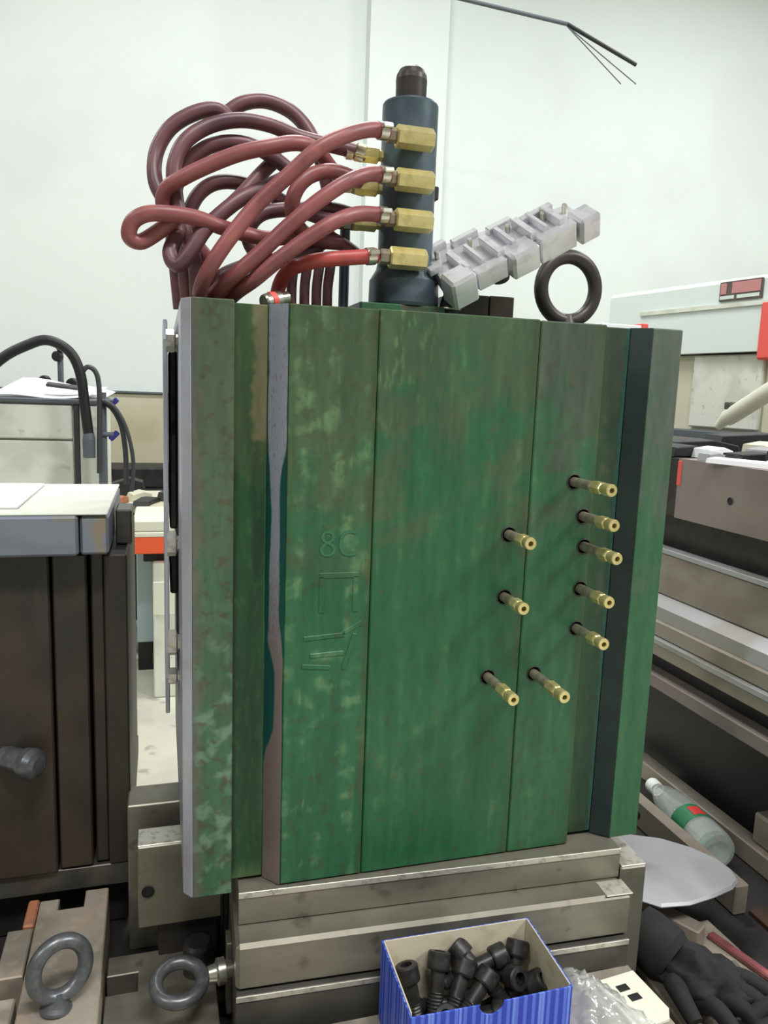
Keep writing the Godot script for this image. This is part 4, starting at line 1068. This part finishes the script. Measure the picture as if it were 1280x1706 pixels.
# ------------------------------------------------------------------ long stack of steel at the right
func right_stack() -> void:
	var Z0 := -0.85
	var Z1 := 0.12
	var s := thing("steel_stack", "long stepped stack of machined steel plates behind the green mould", "stack", Vector3(0.86, 0.0, -0.36))
	s.set_meta("label", "long stepped steel machine bed behind the green mould")
	s.name = "stepped_bed"
	s.set_meta("category", "machine")
	var o := Vector3(-0.86, 0.0, 0.36)
	part("recess_web", span(0.91, 1.5, 1.165, 1.236, Z0, Z1, 0.002), M.black_steel, s, o)
	part("upper_slab", span(0.86, 1.5, 1.086, 1.165, Z0, Z1, 0.002), M.stack, s, o)
	part("slab_edge", span(0.858, 0.884, 1.1655, 1.175, Z0, Z1, 0.001), M.stack_bright, s, o)
	part("ledge", prism(PackedVector2Array([Vector2(0.826, 1.050), Vector2(1.5, 1.050), Vector2(1.5, 1.0855), Vector2(0.858, 1.0855), Vector2(0.830, 1.072)]), Z0, Z1, 2, 0.001), M.stack_bright, s, o)
	part("ledge_face", span(0.818, 1.5, 1.021, 1.0495, Z0, Z1, 0.002), M.stack, s, o)
	part("step_strip", span(0.808, 1.5, 1.010, 1.0205, Z0, Z1, 0.001), M.stack_bright, s, o)
	part("step_face", span(0.811, 1.5, 0.988, 1.0095, Z0, Z1, 0.001), M.stack, s, o)
	part("shadow_web", span(0.84, 1.5, 0.953, 0.988, Z0, Z1, 0.001), M.black, s, o)
	part("thin_bar", span(0.808, 1.5, 0.928, 0.9525, Z0, Z1, 0.0015), M.stack_brown, s, o)
	part("bed_foot", span(0.88, 1.5, 0.0, 0.928, Z0, Z1, 0.004), M.black, s, o)
	var u := thing("brown_plate", "thick grey-brown steel plate with one small hole, on top of the stepped bed", "plate", Vector3(0.87, 1.2365, -0.36))
	part("body", prism(PackedVector2Array([Vector2(0.0, 0.0), Vector2(0.62, 0.0), Vector2(0.62, 0.1125), Vector2(0.0, 0.1125)]), -0.132, 0.48, 2, 0.002), M.stack_brown, u)
	part("dark_end", span(0.01, 0.62, 0.0, 0.1120, -0.60, -0.133, 0.002), M.black_steel, u)
	part("red_mark", span(-0.0012, 0.0002, 0.062, 0.108, -0.131, -0.120, 0.0003), M.red, u)
	part("hole", lathe([Vector2(0.0066, 0.0012), Vector2(0.0055, 0.0014), Vector2(0.0050, 0.0004), Vector2(0.0001, 0.0004)], 16), M.black, u, Vector3(-0.0002, 0.052, 0.015), Vector3(0, 0, PI / 2))
	# offcuts scattered on the plate
	var names := ["black offcut at the plate's near edge by the mould", "white torn scrap lying along the plate's edge", "dark block second from the mould on the plate", "white crumpled scrap on the plate behind the dark block", "yellow tipped offcut on the plate", "long white scrap at the plate's edge", "black flat bar on the plate", "grey metal chip on the plate", "dark lump at the back of the plate", "small silver clip on the plate", "black bracket on the plate near the white scraps", "grey bar at the rear of the plate"]
	var spec := [[0.05, -0.56, 0.08, 0.022, 0.08, "k"], [0.03, -0.335, 0.05, 0.010, 0.15, "w"], [0.14, -0.62, 0.14, 0.03, 0.10, "k"], [0.08, -0.50, 0.06, 0.022, 0.05, "w"], [0.26, -0.56, 0.10, 0.030, 0.05, "y"], [0.05, -0.255, 0.06, 0.014, 0.12, "w"], [0.12, -0.43, 0.12, 0.018, 0.05, "k"], [0.19, -0.48, 0.08, 0.024, 0.05, "g"], [0.32, -0.66, 0.20, 0.045, 0.10, "k"], [0.03, -0.44, 0.04, 0.016, 0.03, "g"], [0.15, -0.36, 0.12, 0.03, 0.06, "k"], [0.50, -0.80, 0.14, 0.03, 0.06, "g"]]
	for i in spec.size():
		var q = spec[i]
		var m: Material = {"k": M.black, "w": M.paper, "y": M.plinth, "g": M.stack_bright}[q[5]]
		single("offcut", prism(PackedVector2Array([Vector2(-q[2] * 0.5, 0.0), Vector2(q[2] * 0.5, 0.0), Vector2(q[2] * 0.46, q[3] * 0.7), Vector2(q[2] * 0.12, q[3]), Vector2(-q[2] * 0.45, q[3] * 0.8)]), -q[4] * 0.5, q[4] * 0.5, 2, 0.002), m, names[i], "offcut", Vector3(0.87 + q[0], 1.3495, q[1]), Vector3(0, 0.35 * sin(i * 2.1), 0), "offcuts on the brown plate")

# ------------------------------------------------------------------ lower right: channel, bottle, scoop, gloves
func right_front() -> void:
	var r := thing("dark_rail", "dark steel rail with a round hole, running beside the lying bottle", "rail", Vector3(0.725, 0.7305, -0.2))
	part("body", span(-0.012, 0.010, 0.0, 0.046, -0.24, 0.13, 0.002), M.stack, r)
	part("hole", lathe([Vector2(0.0075, 0.0006), Vector2(0.0062, 0.0012), Vector2(0.006, 0.0002), Vector2(0.0001, 0.0002)], 16), M.black, r, Vector3(-0.0121, 0.022, -0.105), Vector3(0, 0, PI / 2))
	single("back_rail", span(-0.015, 0.015, 0.0, 0.034, -0.34, 0.2, 0.002), M.stack, "plain grey rail between the lying bottle and the stepped bed", "rail", Vector3(0.838, 0.7305, -0.22))
	single("corner_block", span(-0.015, 0.024, 0.0, 0.05, -0.02, 0.06, 0.004), M.stack, "grey corner block standing at the end of the plain grey rail", "block", Vector3(0.85, 0.7645, -0.16))
	single("rusty_trough", prism(PackedVector2Array([Vector2(0.0, 0.0), Vector2(0.10, 0.0), Vector2(0.10, 0.028), Vector2(0.085, 0.028), Vector2(0.085, 0.006), Vector2(0.0, 0.006)]), -0.1, 0.42, 2, 0.001), M.rust_dark, "dark rusty trough beyond the silver scoop", "trough", Vector3(0.738, 0.7305, -0.02 + 0.05))
	# bottle lying on its side
	var b := thing("plastic_bottle", "empty clear plastic bottle with a green and red label lying on its side", "bottle", Vector3(0.775, 0.7620, -0.265))
	b.transform.basis = toward(Vector3(0.034, -0.002, -0.244)).basis.scaled_local(Vector3.ONE * 0.92)
	part("shell", lathe([Vector2(0.0001, -0.112), Vector2(0.022, -0.113), Vector2(0.031, -0.109), Vector2(0.0335, -0.098), Vector2(0.0335, -0.055), Vector2(0.0325, -0.052), Vector2(0.0325, -0.010), Vector2(0.0335, -0.006), Vector2(0.0330, 0.020), Vector2(0.0295, 0.048), Vector2(0.0225, 0.074), Vector2(0.0150, 0.092), Vector2(0.0115, 0.100), Vector2(0.0115, 0.106)], 32), M.clear, b)
	part("cap", lathe([Vector2(0.0001, 0.125), Vector2(0.0130, 0.124), Vector2(0.0145, 0.121), Vector2(0.0145, 0.107), Vector2(0.0130, 0.105), Vector2(0.0001, 0.105)], 24), M.cap, b)
	part("neck_ring", ring(0.0125, 0.0016), M.cap, b, Vector3(0, 0.102, 0), Vector3(PI / 2, 0, 0))
	part("label_band", lathe([Vector2(0.0329, -0.052), Vector2(0.0333, -0.051), Vector2(0.0333, -0.011), Vector2(0.0329, -0.010)], 32), M.label_green, b)
	var lb := begin()
	for i in 18:
		var a0 := 0.2 + (i % 6) * 0.12 + (i / 6) * TAU / 3.0
		quad(lb, Vector3(cos(a0) * 0.0337, -0.046, sin(a0) * 0.0337), Vector3(cos(a0 + 0.12) * 0.0337, -0.046, sin(a0 + 0.12) * 0.0337), Vector3(cos(a0 + 0.12) * 0.0337, -0.020, sin(a0 + 0.12) * 0.0337), Vector3(cos(a0) * 0.0337, -0.020, sin(a0) * 0.0337), Vector3(cos(a0), 0, sin(a0)))
	part("red_print", lb.commit(), M.label_red, b)
	part("white_band", lathe([Vector2(0.0336, -0.0985), Vector2(0.0339, -0.0975), Vector2(0.0339, -0.060), Vector2(0.0336, -0.0595)], 32), M.clear_film, b)
	# scoop blade: flat grey tongue with a rolled edge
	var sp := PackedVector2Array([Vector2(0.500, -0.165), Vector2(0.560, -0.185), Vector2(0.605, -0.181), Vector2(0.648, -0.160), Vector2(0.678, -0.130), Vector2(0.696, -0.098), Vector2(0.700, -0.068), Vector2(0.692, -0.046), Vector2(0.672, -0.034), Vector2(0.635, -0.025), Vector2(0.593, -0.019), Vector2(0.552, -0.024), Vector2(0.530, -0.045), Vector2(0.505, -0.09)])
	var sc := thing("metal_scoop", "pale grey tongue-shaped metal blade sticking out beside the stepped bars", "scoop", Vector3(0.6, 0.80, -0.1))
	var so := Vector3(-0.6, 0.0, 0.1)
	part("blade", prism(sp, 0.0, 0.007, 1, 0.003), M.scoop, sc, so)
	part("socket", span(-0.05, 0.03, -0.069, 0.0, -0.05, 0.02, 0.004), M.black_steel, sc)
	# grey packing pieces under the gloves
	single("grey_board", prism(PackedVector2Array([Vector2(0.515, -0.06), Vector2(0.66, -0.06), Vector2(0.665, 0.06), Vector2(0.60, 0.17), Vector2(0.50, 0.17)]), 0.0, 0.012, 1, 0.002), M.table_steel, "grey flat board under the black gloves", "board", Vector3(0, 0.7305, 0.0))
	single("white_card", prism(PackedVector2Array([Vector2(0.575, 0.012), Vector2(0.635, 0.022), Vector2(0.628, 0.115), Vector2(0.59, 0.125)]), 0.0, 0.006, 1, 0.001), M.steel, "pale grey card sticking out from under the black gloves", "card", Vector3(0, 0.743, 0.0))
	single("red_strip", span(-0.006, 0.006, 0.0, 0.008, -0.06, 0.06, 0.002), M.hose, "thin dull red plastic strip beside the black gloves", "strip", Vector3(0.652, 0.743, 0.03), Vector3(0, 0.25, 0))
	single("dark_bar", span(-0.012, 0.012, 0.0, 0.03, -0.09, 0.05, 0.002), M.stack, "short dark grey bar beneath the silver blade", "bar", Vector3(0.585, 0.743, -0.055), Vector3(0, 0.5, 0))
	glove("crumpled black work glove lying nearer the stepped bars", Vector3(0.548, 0.744, 0.050), 0.5, 21)
	glove("crumpled black work glove draped over the grey board's far side", Vector3(0.622, 0.752, 0.165), -1.1, 22)

func glove(label: String, at: Vector3, yaw: float, sd: int) -> void:
	var t := thing("work_glove", label, "glove", at, yaw, "black work gloves")
	var f := FastNoiseLite.new()
	f.seed = sd
	f.frequency = 9.0
	var st := begin()
	# palm: a lumpy flattened ellipsoid
	var N := 28
	var K := 18
	var P := func(i: int, k: int) -> Vector3:
		var a := TAU * i / N
		var b := PI * k / K
		var d := Vector3(sin(b) * cos(a), cos(b), sin(b) * sin(a))
		var w := 1.0 + 0.5 * f.get_noise_3d(d.x * 0.1, d.y * 0.1 + sd, d.z * 0.1)
		return Vector3(d.x * 0.040, 0.024 + d.y * 0.024, d.z * 0.058) * Vector3(w, minf(w, 1.15), w)
	var NV := func(i: int, k: int) -> Vector3:
		var p: Vector3 = P.call(i, k)
		var du: Vector3 = P.call(i + 1, clampi(k, 1, K - 1)) - P.call(i - 1, clampi(k, 1, K - 1))
		var dv: Vector3 = P.call(i, mini(k + 1, K)) - P.call(i, maxi(k - 1, 0))
		var n := du.cross(dv).normalized()
		return n if n.dot(p - Vector3(0, 0.024, 0)) > 0.0 else -n
	for i in N:
		for k in K:
			var c := [[i, k], [i + 1, k], [i + 1, k + 1], [i, k + 1]]
			for t3 in [[0, 1, 2], [0, 2, 3]]:
				var v := []
				var nn := []
				for o in t3:
					v.append(P.call(c[o][0], c[o][1]))
					nn.append(NV.call(c[o][0], c[o][1]))
				var g: Vector3 = (v[2] - v[0]).cross(v[1] - v[0])
				if g.length_squared() < 1e-20:
					continue
				var od := [0, 1, 2] if g.dot(nn[0] + nn[1] + nn[2]) > 0.0 else [0, 2, 1]
				for o in od:
					st.set_normal(nn[o])
					st.add_vertex(v[o])
	part("palm", st.commit(), M.black_soft, t)
	var fi := [[-0.030, 0.040, -0.35], [-0.012, 0.052, -0.1], [0.008, 0.052, 0.12], [0.027, 0.042, 0.3]]
	var n := 0
	for q in fi:
		n += 1
		var dir := Vector3(sin(q[2]), 0, cos(q[2]))
		var p0 := Vector3(q[0], 0.020, q[1] - 0.02)
		part("finger", tube([p0, p0 + dir * 0.025 + Vector3(0, 0.008, 0), p0 + dir * 0.048 + Vector3(0, 0.002, 0), p0 + dir * (0.060 + 0.004 * n) + Vector3(0, -0.007, 0)], 0.0115, 12, 5, 0.008), M.black_soft, t)
	part("thumb", tube([Vector3(-0.030, 0.022, -0.01), Vector3(-0.050, 0.026, 0.008), Vector3(-0.062, 0.016, 0.030)], 0.013, 12, 5, 0.009), M.black_soft, t)
	part("cuff", lathe([Vector2(0.030, -0.01), Vector2(0.036, 0.0), Vector2(0.034, 0.03), Vector2(0.031, 0.045), Vector2(0.028, 0.045), Vector2(0.027, 0.0)], 24), M.black_soft, t, Vector3(0.0, 0.030, -0.035), Vector3(-PI / 2 + 0.35, 0, 0))

# ------------------------------------------------------------------ far right machine and the arm on the wall
func far_right() -> void:
	var t := thing("white_machine", "large white machine with a warning sign and red corner, beyond the stepped bed", "machine", Vector3(2.36, 0.0, -3.18))
	t.rotation.y = deg_to_rad(10.5)
	part("hood", prism(PackedVector2Array([Vector2(0.0, 1.70), Vector2(1.4, 1.70), Vector2(1.4, 2.04), Vector2(0.02, 2.04), Vector2(0.0, 2.02)]), 0.0, 1.9, 2, 0.01), M.machine_white, t)
	part("hood_trim", prism(PackedVector2Array([Vector2(-0.012, 1.905), Vector2(0.0, 1.905), Vector2(0.0, 1.925), Vector2(-0.012, 1.925)]), 0.25, 1.9, 2, 0.002), M.white_paint, t)
	part("red_corner", span(-0.015, 0.5, 1.66, 1.92, 0.99, 1.9, 0.01), M.red, t)
	part("lower_body", span(0.06, 1.4, 0.0, 1.695, 0.10, 1.75, 0.01), M.plinth, t)
	part("lower_panel", span(0.035, 0.06, 1.34, 1.69, 0.60, 1.0, 0.006), M.white_paint, t)
	part("base_rail", span(0.0, 1.4, 1.28, 1.325, 0.05, 1.9, 0.006), M.grey_plastic, t)
	var sg := part("warning_sign", span(-0.010, 0.0, 1.935, 2.025, 0.755, 0.985, 0.001), plain(rgb(92, 82, 80), 0.5), t)
	var pk := plain(rgb(196, 136, 134), 0.5)
	part("sign_field", span(-0.0125, -0.010, 1.968, 2.018, 0.825, 0.978, 0.0005), pk, sg)
	part("sign_field", span(-0.0125, -0.010, 1.968, 2.018, 0.762, 0.795, 0.0005), pk, sg)
	part("sign_line", span(-0.0125, -0.010, 1.944, 1.960, 0.762, 0.84, 0.0005), M.label_white, sg)
	part("sign_line", span(-0.0125, -0.010, 1.944, 1.960, 0.855, 0.975, 0.0005), M.label_white, sg)
	var ar := Node3D.new()
	ar.name = "robot_arm"
	t.add_child(ar, true)
	ar.transform = t.transform.affine_inverse() * Transform3D(Basis(), Vector3(2.27, 1.40, -2.03))
	ar.set_meta("label", "cream coloured tube arm on the machine's lower side")
	part("tube", tube([Vector3(0, 0.0, 0), Vector3(-0.02, 0.06, 0.14), Vector3(-0.04, 0.12, 0.28), Vector3(-0.05, 0.18, 0.44), Vector3(0.02, 0.23, 0.56), Vector3(0.22, 0.25, 0.62), Vector3(0.50, 0.25, 0.64)], 0.036, 16, 4), M.cream, ar)
	part("tip", lathe([Vector2(0.0001, -0.05), Vector2(0.018, -0.05), Vector2(0.024, -0.01), Vector2(0.030, 0.02)], 16), M.cream, ar, Vector3(0.0, -0.01, -0.02), Vector3(0.9, 0, 0))
	part("clip", box(Vector3(0.05, 0.03, 0.03), 0.004), M.steel_dark, ar, Vector3(-0.01, 0.05, 0.02))
	single("side_bench", span(-0.30, 0.0, 0.0, 1.30, -0.5, 1.3, 0.01), M.steel_dark, "dark side bench in front of the white machine", "bench", Vector3(2.28, 0.0, -2.4))
	# thin arm bracket high on the wall
	var w := thing("wall_arm", "thin dark bent rod with two fine wires hanging high before the white wall", "arm", Vector3(1.40, 3.57, -3.5))
	var o := Vector3(-1.40, -3.57, 3.5)
	part("rod", tube([Vector3(0.80, 5.5, -3.5) + o, Vector3(0.80, 3.594, -3.5) + o, Vector3(1.478, 3.567, -3.5) + o, Vector3(2.149, 3.54, -3.5) + o], 0.011, 10, 1), M.grey_plastic, w)
	part("tip_rod", tube([Vector3(2.149, 3.54, -3.5) + o, Vector3(2.611, 3.393, -3.5) + o], 0.011, 10, 1), M.black, w)
	for e in [Vector3(2.522, 3.276, -3.5), Vector3(2.621, 3.29, -3.5)]:
		part("wire", tube([Vector3(2.149, 3.53, -3.5) + o, e + o], 0.0035, 6, 1), M.grey_plastic, w)
